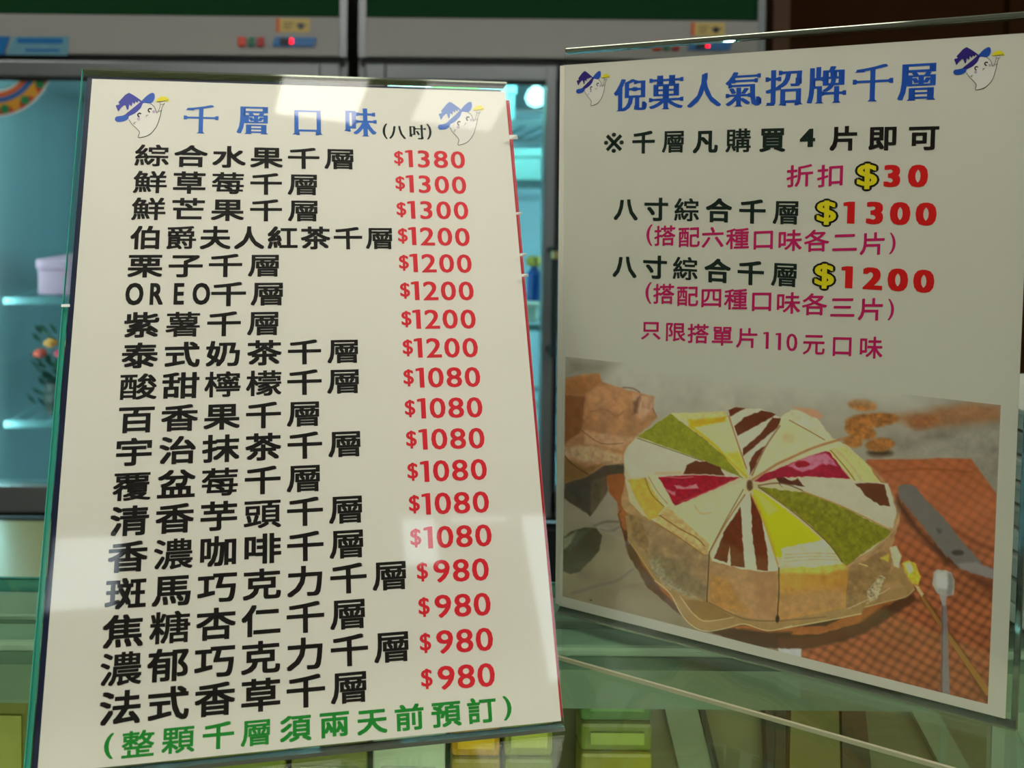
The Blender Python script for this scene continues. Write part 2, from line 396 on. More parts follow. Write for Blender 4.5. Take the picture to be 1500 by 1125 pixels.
def controls(r, hp, du):
    y0 = FY-.006
    for c, u0, u1 in (('orange', 350, 361), ('green', 365, 374), ('red', 378, 388)):
        b = MB(); xx0, xx1 = X(u0+du), X(u1+du); b.box(xx0, xx1, y0-.006, y0, Z(71), Z(57)); b.build('button', M_btn[c], r, bevel=.002)['label'] = c+' rocker switch'
    b = MB(); x0, x1 = X(400+du), X(464+du); za, zb_ = Z(70), Z(57)
    b.add([(x0, y0-.004, za), (x1-.004, y0-.004, za), (x1, y0-.004, zb_), (x0+.004, y0-.004, zb_), (x0, y0, za), (x1-.004, y0, za), (x1, y0, zb_), (x0+.004, y0, zb_)],
          [(0, 1, 2, 3), (0, 4, 5, 1), (1, 5, 6, 2), (2, 6, 7, 3), (3, 7, 4, 0)])
    p = b.build('thermostat_panel', M_blue, r)
    b = MB(); b.box(X(411+du), X(430+du), y0-.0055, y0-.0042, Z(68), Z(58.5)); b.build('display', M_blk, p)
    b = MB(); xd = X(426+du); w_ = .0016
    b.box(xd, xd+.005, y0-.0062, y0-.0056, Z(66), Z(66)+w_); b.box(xd, xd+.005, y0-.0062, y0-.0056, Z(61), Z(61)+w_); b.box(xd, xd+w_, y0-.0062, y0-.0056, Z(66), Z(61)+w_); b.box(xd+.005-w_, xd+.005, y0-.0062, y0-.0056, Z(66), Z(61)+w_)
    b.build('led_digit', M_led, p)
    b = MB(); b.box(X(405+du), X(454+du), y0-.0012, y0-.0002, Z(49), Z(29)); p = b.build('notice_sticker', M_cream, r); p['label'] = 'cream notice sticker with an orange strip'
    b = MB(); b.box(X(405+du), X(410+du), y0-.002, y0-.0013, Z(49), Z(29)); b.build('orange_strip', M_orange, p)
    b = MB()
    for k in range(3): b.box(X(416+du), X(430+du-2*k), y0-.002, y0-.0013, Z(36+4*k), Z(36+4*k)+.0012)
    b.tube((X(441+du), y0-.0018, Z(40)), (X(441+du), y0-.0013, Z(40)), .006, 14); b.box(X(434+du), X(450+du), y0-.002, y0-.0013, Z(39), Z(39)+.002)
    b.build('printed_mark', M_blk, p)
r1, hp1, zz1 = fridge(xa1, xb1, [Z(436, 1.45)-.0005, Z(612, 1.45)-.0005])
tag(r1, 'grey glass door refrigerator on the left with a rainbow sticker on its glass', 'refrigerator', 'glass door refrigerators behind the counter')
controls(r1, hp1, 0)
r2, hp2, zz2 = fridge(xa2, xb2, [Z(175, 1.45)-.0005, Z(262, 1.5)-.0005, Z(470, 1.43)-.0005, Z(640, 1.45)])
tag(r2, 'grey glass door refrigerator next to the brown wooden wall with a door handle in view', 'refrigerator', 'glass door refrigerators behind the counter')
controls(r2, hp2, 604)
# handle and the dark gap between door and cabinet of the right one
b = MB(); hx = X(803, v=400); b.tube((hx, FY-.05, Z(512)), (hx, FY-.05, Z(355)), .006)
for v in (362, 505): b.tube((hx, FY-.05, Z(v)), (hx, FY-.01, Z(v)), .006)
b.build('door_handle', M_dark, r2)
b = MB(); b.tube((hx, FY-.058, Z(372)), (hx, FY-.058, Z(362)), .007, 14); b.build('handle_cap', mat('brass_cap', (190, 170, 120), .3, metal=.6, noise=.05), r2)
# in this photograph the right refrigerator's left door leaf ends at the handle: centre post
b = MB(); b.box(X(795, v=300), X(811, v=300), FY-.014, FY+.016, zz2[3]-.05, zz2[1]-.012); b.build('upright_bar', M_alu, r2, bevel=.003)
b = MB(); b.box(X(811.5, v=300), X(818, v=300), FY-.012, FY+.016, zz2[3]-.05, zz2[1]-.012); b.build('door_gap', M_dark, r2)
# blue strip stickers on the left refrigerator
y0 = FY-.006
b = MB(); b.add([(X(-40), y0-.001, Z(86)), (X(8), y0-.001, Z(86)), (X(19), y0-.001, Z(59)), (X(-40), y0-.001, Z(59))], [(0, 1, 2, 3)]); st = b.build('blue_sticker', M_blue, r1)
b = MB(); b.add([(X(11), y0-.001, Z(86)), (X(102), y0-.001, Z(86)), (X(104), y0-.001, Z(58)), (X(23), y0-.001, Z(59))], [(0, 1, 2, 3)]); st = b.build('pale_sticker', M_skyblue, r1)
b = MB(); b.box(X(28), X(95), y0-.0016, y0-.0012, Z(69), Z(61)); b.box(X(40), X(90), y0-.0016, y0-.0012, Z(81), Z(77)); b.build('sticker_print', M_blue, st)
# rainbow sticker on the glass
rb = empty('rainbow_sticker'); rb.parent = r1
cx, cz = X(-8, v=110), Z(88); yq = FY-.0024
bands = [((90, 70), (235, 235, 225)), ((86, 76), (220, 60, 40)), ((76, 66), (235, 170, 40)), ((66, 56), (60, 130, 200)), ((56, 48), (230, 120, 40))]
px_m = X(100)-X(99)
b = MB()
def arc(mb, r0, r1_, a0, a1, y, mi):
    n = 18
    vs = [(cx+rr*px_m*math.cos(math.radians(a0+(a1-a0)*i/n)), y, cz-rr*px_m*math.sin(math.radians(a0+(a1-a0)*i/n))) for i in range(n+1) for rr in (r0, r1_)]
    mb.add(vs, [(2*i, 2*i+1, 2*i+3, 2*i+2) for i in range(n)], mi)
bpy.data.objects.remove(rb)
arc(b, 88, 50, 20, 140, yq, 0)
arc(b, 85, 76, 22, 138, yq-.0004, 1); arc(b, 76, 68, 22, 138, yq-.0004, 2); arc(b, 68, 60, 22, 138, yq-.0004, 3); arc(b, 60, 53, 22, 138, yq-.0004, 4)
mats = [mat('sticker_white', (225, 225, 215), .5, noise=.04), mat('sticker_red', (200, 50, 40), .5, noise=.1), mat('sticker_yellow', (225, 165, 50), .5, noise=.1), mat('sticker_blue', (50, 110, 180), .5, noise=.1), mat('sticker_orange', (220, 110, 50), .5, noise=.1), mat('sticker_green', (40, 140, 80), .5, noise=.1)]
for k in range(5):
    a_ = math.radians(30+12*k); b.tube((cx+78*px_m*math.cos(a_), yq-.0012, cz-78*px_m*math.sin(a_)), (cx+78*px_m*math.cos(a_), yq-.0005, cz-78*px_m*math.sin(a_)), 7*px_m, 8, mi=5 if k % 2 == 0 else 2)
b.build('rainbow_sticker', mats, r1)

b = MB(); b.lathe((X(785, 1.5, 132), 1.5, Z(140, 1.5)), [(.004, -.02), (.016, -.014), (.022, 0), (.016, .014), (.006, .022)], 16); b.build('round_bulb', mat('round_bulb', (215, 255, 250), .5, emit=3.0), r2)
b = MB(); b.lathe((X(785, 1.5, 132), 1.5, Z(140, 1.5)+.022), [(.01, 0), (.01, .06)], 12); b.build('bulb_socket', M_alu, r2)
rebase(r1, ((xa1+xb1)/2, FY, ZF)); rebase(r2, ((xa2+xb2)/2, FY, ZF))

# things inside the refrigerators
def boxthing(name, u0, u1, v0, v1, Y, m, label, cat, depth=.1, lid=None, group=None):
    x0, x1 = X(u0, Y, v0), X(u1, Y, v0); z0, z1 = Z(v1, Y), Z(v0, Y)
    r = empty(name, ((x0+x1)/2, Y, z0)); w = (x1-x0)/2; h = z1-z0
    b = MB(); b.box(-w, w, 0, depth, 0, h*.72); b.build('box_body', m, r, bevel=.003)
    b = MB(); b.box(-w-.003, w+.003, -.003, depth+.003, h*.725, h); b.build('lid', lid or m, r, bevel=.003)
    tag(r, label, cat, group); return r
M_pink = mat('pink_card', (196, 130, 150), .6, noise=.08)
M_ivory = mat('ivory_card', (226, 226, 210), .6, noise=.04)
M_teal = mat('teal_card', (120, 180, 180), .6, noise=.08)
sh = Z(430)-.02
boxthing('cake_box', 55, 128, 384, 436, 1.45, M_pink, 'pink cake box on a shelf of the left refrigerator', 'box', .18)
boxthing('cake_box', 130, 200, 395, 436, 1.46, M_ivory, 'white box beside the pink box in the left refrigerator', 'box', .18)
# greenery at the lower left
fl = empty('flower_bunch', (X(72, 1.42, 600), 1.45, Z(612, 1.45))); tag(fl, 'dark leafy bunch with red and orange flowers in the left refrigerator', 'flowers')
M_leaf = mat('dark_leaf', (38, 70, 40), .6, noise=.3, nscale=60)
b = MB()
for k in range(150):
    a_ = random.uniform(0, 6.28); h = random.uniform(.0, .16); rr = random.uniform(0, .05); p = np.array([rr*math.cos(a_), .03+rr*math.sin(a_)*.6, h])
    d = np.array([math.cos(a_), math.sin(a_), random.uniform(.2, 1.4)]); d = d/np.linalg.norm(d)*random.uniform(.02, .035); s_ = np.cross(d, [0, 0, 1]); s_ = s_/(np.linalg.norm(s_)+1e-6)*.007
    b.add([p, p+d*.5+s_, p+d, p+d*.5-s_], [(0, 1, 2, 3)])
o = b.build('leaves', M_leaf, fl); o['kind'] = 'stuff'
b = MB(); b.lathe((0, .03, -.0), [(.03, 0), (.034, .03), (.03, .06)], 14); b.build('pot', mat('pot_brown', (60, 50, 45), .6, noise=.1), fl)
for k, c in enumerate(((200, 60, 40), (225, 130, 50), (190, 40, 60), (230, 150, 60))):
    b = MB(); b.lathe((-.03+.02*k, .0, .12+.02*(k % 2)), [(.002, -.008), (.012, -.003), (.013, .004), (.004, .01)], 10); b.build('blossom', mat('blossom_%d' % k, c, .6, noise=.1), fl)
# right refrigerator: cartons seen between the two signs
boxthing('carton', 640, 700, 118, 175, 1.45, mat('green_label', (80, 190, 60), .5, noise=.1), 'bright green carton high in the right refrigerator', 'box', .1)
boxthing('carton', 560, 630, 121, 175, 1.452, M_ivory, 'white carton left of the green carton in the right refrigerator', 'box', .1)
boxthing('carton', 705, 755, 122, 175, 1.45, M_teal, 'pale teal carton right of the green carton in the right refrigerator', 'box', .1)
boxthing('carton', 752, 792, 215, 262, 1.5, mat('mint_card', (170, 225, 220), .5, noise=.1), 'mint carton below the bulb in the right refrigerator', 'box', .1)
boxthing('carton', 757, 788, 440, 470, 1.43, M_ivory, 'white carton under the blue bottle in the right refrigerator', 'box', .1)
bt = empty('bottle', (X(782, 1.455, 430), 1.455, Z(440, 1.43)+.0005)); zh = Z(362, 1.42)-Z(428, 1.42)
b = MB(); b.lathe((0, 0, 0), [(.013, 0), (.014, .004), (.014, zh*.6), (.007, zh*.72), (.007, zh*.78)], 18); b.build('bottle_body', mat('blue_bottle', (20, 70, 150), .25, noise=.08), bt)
b = MB(); b.lathe((0, 0, zh*.78), [(.013, 0), (.016, .005), (.015, zh*.18), (.01, zh*.22)], 16); b.build('bottle_cap', mat('gold_cap', (205, 170, 70), .35, metal=.5, noise=.05), bt)
tag(bt, 'small blue bottle with a gold cap behind the right refrigerator glass', 'bottle')

# ================================================================== PREP TABLE (cream) behind the counter
zt_ = float(at(20, 868, Y=1.02)[2]); 
pt = empty('prep_table', (-.55, 1.08, ZF)); w0, w1 = X(-160, 1.0, 800), X(690, 1.0, 800)
mcr = mat('cream_worktop', (150, 136, 86), .35, noise=.05, nscale=7)
b = MB(); b.box(w0+.55, w1+.55, -.15, .17, zt_-ZF-.03, zt_-ZF); b.build('worktop', mcr, pt, bevel=.004)
b = MB(); b.box(w0+.57, w1+.53, -.13, .15, .1, zt_-ZF-.0305); b.build('cabinet', M_alu, pt)
for sx in (w0+.6, w1+.5):
    for sy in (-.1, .12):
        b = MB(); b.tube((sx, sy, 0), (sx, sy, .1), .015); b.build('leg', M_dark, pt)
tag(pt, 'low cream topped prep table between the counter and the left refrigerator', 'table')

# ================================================================== GLASS DISPLAY COUNTER
dc = empty('display_counter', (0.2, .25, ZF))
def dcb(name, m, boxes, bevel=0, label=None):
    b = MB()
    for q in boxes: b.box(q[0]-.2, q[1]-.2, q[2]-.25, q[3]-.25, q[4]-ZF, q[5]-ZF)
    o = b.build(name, m, dc, bevel)
    if label: o['label'] = label
    return o
M_ctop = clear('counter_glass', (.84, .92, .86), .05, .012)
M_gedge = mat('glass_edge_green', (60, 130, 105), .1, spec=.9, noise=.05)
CX0, CX1, CY0, CY1 = -.75, 1.15, .02, .432
dcb('glass_top', M_ctop, [(CX0, CX1, CY0, CY1, -.0008, 0)])
dcb('glass_edge', M_gedge, [(CX0, CX1, CY1, CY1+.002, -.008, 0), (CX0, CX1, CY0-.002, CY0, -.008, 0)])
M_rail = mat('rail_grey', (160, 182, 162), .5, metal=.1, noise=.05, nscale=20)
M_rail2 = mat('rail_dark', (110, 132, 112), .5, noise=.06)
dcb('rear_rail', M_rail, [(CX0, CX1, .408, CY1+.002, -.03, -.0085)], .002)
dcb('rear_groove', M_rail2, [(CX0, CX1, .4035, .407, -.03, -.010)])
dcb('slide_rail', M_rail, [(CX0, CX1, .385, .403, -.032, -.009)], .002)
dcb('lower_groove', M_rail2, [(CX0, CX1, .374, .3845, -.034, -.014)])
M_inner = mat('inner_rail', (96, 104, 84), .4, noise=.05)
dcb('base_cabinet', M_alu, [(CX0, CX1, CY0, CY1, ZF+.0, ZF+.55)])
dcb('side_panel', M_rail, [(CX0-.02, CX0, CY0, CY1, ZF, 0)]); dcb('side_panel', M_rail, [(CX1, CX1+.02, CY0, CY1, ZF, 0)])
dcb('front_glass', M_ctop, [(CX0, CX1, CY0, CY0+.001, ZF+.55, -.0085)])
zs = -.13
M_shelf = mat('frosted_shelf', (150, 156, 110), .3, noise=.12, nscale=12)
dcb('upper_shelf', M_shelf, [(CX0, CX1, CY0+.01, .405, zs-.006, zs)])
dcb('added_lamp_shield', M_alu, [(CX0+.01, CX1-.01, .022, .15, -.0125, -.0095)])  # unseen plate added to keep the tube from mirroring in the right sign
b = MB(); b.tube((CX0+.02-.2, .045-.25, -.03-ZF), (CX1-.02-.2, .045-.25, -.03-ZF), .009); b.build('hidden_lamp_tube', mat('added_case_tube', (255, 250, 225), .5, emit=ADDED_CASE_LAMP), dc)  # unseen tube added to brighten what shows under the glass top
DY = .400
def upright(name, pts, m, Y=DY, th=.005):
    """a flat piece standing in the plane of the rear sliding doors"""
    vs = [at(u, v, Y=Y)-np.array([.2, .25, ZF]) for u, v in pts]; n = len(vs)
    b = MB(); b.add([*vs, *[q+np.array([0, th, 0]) for q in vs]], [tuple(range(n-1, -1, -1)), tuple(range(n, 2*n))]+[(i, (i+1) % n, n+(i+1) % n, n+i) for i in range(n)])
    return b.build(name, m, dc)
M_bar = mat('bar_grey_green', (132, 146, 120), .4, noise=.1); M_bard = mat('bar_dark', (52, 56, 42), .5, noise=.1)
dcb('rear_door', mat('rear_door_olive', (118, 122, 88), .3, noise=.2, nscale=14), [(CX0, .335, DY+.006, DY+.010, ZF+.56, -.035)])
dcb('rear_door', mat('rear_door_reflection_tone', (150, 168, 150), .3, noise=.12, nscale=10), [(.3355, CX1, DY+.006, DY+.010, ZF+.56, -.035)])  # pale tone paints in a reflection seen under the glass
upright('upright_bar', [(960, 980), (1008, 980), (1052, 1160), (1003, 1160)], M_bar)  # slanting bars stand in for reflections, put in as coloured pieces
upright('upright_bar', [(1012, 985), (1020, 985), (1062, 1160), (1052, 1160)], M_bard, Y=DY-.001)
upright('upright_bar', [(1118, 980), (1152, 980), (1150, 1160), (1126, 1160)], M_bard)
upright('upright_bar', [(1160, 985), (1228, 985), (1232, 1160), (1156, 1160)], mat('bar_olive', (120, 118, 66), .4, noise=.15), Y=DY+.001)
upright('upright_bar', [(1232, 985), (1262, 985), (1280, 1160), (1235, 1160)], mat('bar_brown', (78, 70, 48), .4, noise=.15))
upright('upright_bar', [(1306, 985), (1342, 985), (1440, 1160), (1398, 1160)], M_bar)
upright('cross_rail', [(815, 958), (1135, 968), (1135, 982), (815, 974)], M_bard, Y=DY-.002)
tag(dc, 'glass topped display counter carrying both signs', 'counter')

# packets standing on the upper shelf against the rear doors, seen through the glass top
def packet(u0, v0, u1, v1, col, label, Y=.385):
    """v1 None: the packet stands on the shelf"""
    x0, x1 = at(u0, v0, Y=Y)[0], at(u1, v0, Y=Y)[0]; z1 = at((u0+u1)/2, v0, Y=Y)[2]; z0 = zs+.0005 if v1 is None else at((u0+u1)/2, v1, Y=Y)[2]+.0003
    r = empty('cake_packet', ((x0+x1)/2, Y, z0)); w, h = (x1-x0)/2-.0006, z1-z0
    m = mat('packet_%d' % len(bpy.data.materials), col, .35, noise=.3, nscale=45)
    b = MB(); b.box(-w, w, 0, .013, 0, h); b.build('packet_body', m, r, bevel=.002)
    b = MB(); b.box(-w*.75, w*.75, -.0012, -.0002, h*.3, h*.72); b.build('packet_label', mat('packet_l%d' % len(bpy.data.materials), tuple(min(255, int(k*1.2+14)) for k in col), .4, noise=.3, nscale=70), r)
    tag(r, label, 'packet', 'cake packets under the counter glass')
packet(-160, 985, -45, None, (122, 126, 70), 'olive packet under the glass at the far left edge')
packet(-40, 958, 44, None, (126, 128, 62), 'olive yellow packet under the glass left of the menu sign')
packet(240, 1085, 420, None, (130, 140, 60), 'wide green packet under the bottom left part of the menu sign')
packet(425, 1062, 540, None, (128, 134, 70), 'dull green packet left of the pale one below the menu sign')
packet(545, 1062, 655, None, (205, 220, 196), 'pale packet at the bottom below the middle of the menu sign')
packet(660, 1112, 735, None, (166, 144, 36), 'amber packet at the bottom edge, under the yellow orange one')
packet(660, 1062, 735, 1110, (200, 150, 16), 'yellow orange packet on top of the amber one below the menu sign')
packet(738, 1112, 812, None, (136, 146, 62), 'lime packet at the bottom edge near the menu sign corner')
packet(738, 1055, 812, 1110, (150, 158, 64), 'lime green packet below the lower right corner of the menu sign, upper one')
packet(850, 1104, 958, None, (150, 148, 44), 'yellow green packet between the two signs at the bottom edge')
packet(850, 1060, 958, 1102, (124, 142, 52), 'green yellow packet between the two signs, middle one')
packet(850, 1000, 958, 1058, (84, 128, 66), 'green packet between the two signs, topmost one')

# ================================================================== LEFT SIGN
def sign(name, sh, label, acr_m, papers):
    r = empty(name, tuple(sh.P(sh.w/2, 0)*np.array([1, 1, 0])+np.array([0, 0, .0002])))
    return r
def sbox(sh, mb, x0, x1, y0, y1, z0, z1, mi=0, side=None): mb.frame_box(sh.o, sh.ex, sh.ey, sh.n, (x0, y0, z0), (x1, y1, z1), mi, side)
ls = empty('menu_sign')
w, h = LS.w, LS.h
b = MB(); sbox(LS, b, 0, w, 0, h, -.0003, 0); lp_ = b.build('paper_sheet', M_paper, ls); lp_['label'] = 'cream price list sheet'
b = MB(); sbox(LS, b, -.0024, w-.002, .0008, h+.0013, -.0010, -.0005); b.build('backing_sheet', M_navy, ls)['label'] = 'navy backing sheet showing at the left edge'
b = MB(); b.add([LS.P(x, y, -.0014) for x, y in ((w-.01, .001), (w+.0013, .001), (w+.0025, h-.004), (w-.01, h-.004))], [(0, 1, 2, 3)])
b.add([LS.P(x, y, -.0017) for x, y in ((w-.01, .001), (w+.0013, .001), (w+.0025, h-.004), (w-.01, h-.004))], [(3, 2, 1, 0)]); b.build('backing_sheet', M_red, ls)['label'] = 'red backing sheet showing at the right edge'
b = MB(); sbox(LS, b, -.0042, w+.0005, -.0015, h+.0035, .0009, .0024); b.build('front_panel', M_acr, ls)
b = MB(); sbox(LS, b, -.0042, w+.0005, -.0015, h+.0035, -.0038, -.0022); b.build('back_panel', M_acr2, ls)
b = MB(); sbox(LS, b, -.0045, -.00425, -.0015, h+.0035, .0002, .0024); sbox(LS, b, -.0042, -.0026, -.0015, h*.62, .0003, .0006); b.build('left_edge', M_edge, ls)['label'] = 'teal edge of the clear panel'
b = MB(); sbox(LS, b, -.0042, w+.0005, h+.0036, h+.0046, -.0038, .0024); b.build('top_edge', M_edgeg, ls)['label'] = 'polished bent top edge'
b = MB(); sbox(LS, b, -.0042, w+.0005, -.0030, -.0016, -.0030, .0024); b.build('bottom_edge', M_edgeg, ls)
# foot running backwards on the counter
b = MB(); n0 = np.array([-LS.ex[1], LS.ex[0], 0]); b.frame_box(np.array([LS.o[0], LS.o[1], 0])+n0*.004, LS.ex, n0, (0, 0, 1), (-.004, 0, .0003), (w, .07, .0022)); b.build('foot', M_acr2, ls)
b = MB()
for v_, l_ in ((449, .0035),): 
    c_ = LS.px(101, v_); sbox(LS, b, c_[0]-.0026, c_[0]+.001, c_[1]-.0006, c_[1]+.0006, .0025, .0027)
b.build('white_mark', mat('white_tape', (225, 225, 220), .5, noise=.03), ls)
M_tape = mat('clear_tape', (220, 222, 214), .2, noise=.1)
for (u_, v_, s_) in ((756, 204, 1.0), (757, 315, .5), (765, 375, .6), (768, 405, .6)):
    c_ = LS.px(u_, v_); k = .0022*s_; b = MB()
    q0 = [LS.P(w-.001, c_[1]-k*.6, .0026), LS.P(w+.0028*s_+.001, c_[1]-k*.4, .0022), LS.P(w+.0022*s_+.001, c_[1]+k*.5, .003), LS.P(w-.001, c_[1]+k*.5, .0026)]
    b.add(q0+[p_+LS.n*.0003 for p_ in q0], [(3, 2, 1, 0), (4, 5, 6, 7), (0, 1, 5, 4), (1, 2, 6, 5), (2, 3, 7, 6), (3, 0, 4, 7)])
    b.build('tape_tab', M_tape, ls)

LN = [('綜合水果千層', (222.8, 227.8), (498.3, 232.6), (52, 33.5)),
      ('鮮草莓千層', (220, 266.7), (444.8, 270), (51.5, 34)),
      ('鮮芒果千層', (217.8, 306), (445.4, 308.4), (52, 34.5)),
      ('伯爵夫人紅茶千層', (214.3, 348), (556.8, 348.7), (48, 35.5)),
      ('栗子千層', (212.7, 389), (388, 388.5), (53.5, 36)),
      None,
      ('紫薯千層', (207.8, 475.8), (387, 473.2), (54, 38.5)),
      ('泰式奶茶千層', (204.8, 520.6), (504, 514), (55, 39)),
      ('酸甜檸檬千層', (202.6, 566.2), (504.5, 558), (57, 40)),
      ('百香果千層', (200, 614), (446, 605.6), (57, 41)),
      ('宇治抹茶千層', (196.4, 661.6), (506.5, 649.6), (57.5, 42.5)),
      ('覆盆莓千層', (193.4, 712), (446.5, 700), (58.5, 44)),
      ('清香芋頭千層', (190.2, 762.6), (508.3, 745.6), (59.5, 45.5)),
      ('香濃咖啡千層', (187.4, 815.2), (509.5, 796), (60.5, 47)),
      ('斑馬巧克力千層', (184.6, 869), (572.3, 842.4), (61.5, 48)),
      ('焦糖杏仁千層', (180.8, 924), (511.3, 898.8), (62.5, 49.5)),
      ('濃郁巧克力千層', (177.4, 979.4), (575.3, 946.8), (63, 51)),
      ('法式香草千層', (176.6, 1036.4), (513, 1006), (64, 52))]
for q in LN:
    if q: put_line(LS, 'text_line', lp_, q[0], [q[1], q[2]], q[3], 'bold', I_black)
put_line(LS, 'text_line', lp_, 'OREO', [(197, 430.6), (229.4, 430.5), (262.2, 430.4), (295, 430.4)], (33, 44), 'dollar', I_black)
put_line(LS, 'text_line', lp_, '千層', [(335, 430.6), (393, 430)], (54, 37), 'bold', I_black)
put_line(LS, 'text_line', lp_, '整顆千層須兩天前預訂', [(202.2, 1089.8), (261.2, 1083), (320, 1077), (376.2, 1072.4), (433, 1066.5), (490, 1060.5), (545, 1056), (599.6, 1050.6), (653.6, 1045.4), (705.5, 1040.4)], (50, 42), 'bold', I_green)
put_line(LS, 'text_line', lp_, '(', [(159.4, 1093)], (50, 40), 'num', I_green); put_line(LS, 'text_line', lp_, ')', [(743, 1037)], (44, 38), 'num', I_green)
PR = [('1380', (584.2, 232), (670.6, 234.2)), ('1300', (586.2, 269), (672.4, 271.2)), ('1300', (588, 307.2), (675.2, 308.4)), ('1200', (590, 345.6), (677.2, 347.2)),
      ('1200', (591.6, 385), (680, 386.2)), ('1200', (593.4, 425.8), (682.8, 426.2)), ('1200', (595.4, 467.6), (685.6, 467.4)), ('1200', (597.4, 509.6), (688.6, 509.2)),
      ('1080', (598.6, 553.4), (692, 552.2)), ('1080', (600.6, 598.4), (695, 596.6)), ('1080', (602.6, 643.8), (698, 641.8)), ('1080', (604.6, 691), (701.2, 687.6)),
      ('1080', (607, 738.6), (704.2, 735.4)), ('1080', (609, 788), (708, 784.2)), ('980', (618.8, 837.6), (703.6, 834)), ('980', (621.2, 889.2), (706.2, 885)),
      ('980', (623.2, 941.8), (709.4, 936.4)), ('980', (625.2, 994.4), (712, 988.6))]
for s_, a_, c_ in PR:
    t_ = (a_[1]-232)/760; dw = 20.6+4.6*t_; dh = 24.8+9.5*t_
    pitch = 25.0+4.2*t_; yslope = (c_[1]-a_[1])/(c_[0]-a_[0])
    k = len(s_)
    cs = [(c_[0]-pitch*(k-1-i)*(1.0), c_[1]-yslope*pitch*(k-1-i)) for i in range(k)]
    if s_[0] == '1': cs[0] = (cs[0][0]+3.5, cs[0][1])
    put_line(LS, 'price_digits', lp_, s_, cs, (dw/.46, dh/.70), 'num', I_red)
    put_line(LS, 'dollar_mark', lp_, '$', [a_], (12.8/.45+6*t_, (21+8.5*t_)/.81), 'num', I_red)
put_line(LS, 'title', lp_, '千層口味', [(294.6, 174), (371.6, 175.2), (450.5, 177.3), (527.8, 179)], (51, 46), 'deco', I_blue)
put_line(LS, 'title_note', lp_, '八吋', [(582, 193.2), (611, 193.2)], (25, 23), 'deco', I_dkgreen)
put_line(LS, 'title_note', lp_, '(', [(564, 192.4)], (25, 24), 'num', I_dkgreen); put_line(LS, 'title_note', lp_, ')', [(628.6, 193)], (25, 24), 'num', I_dkgreen)

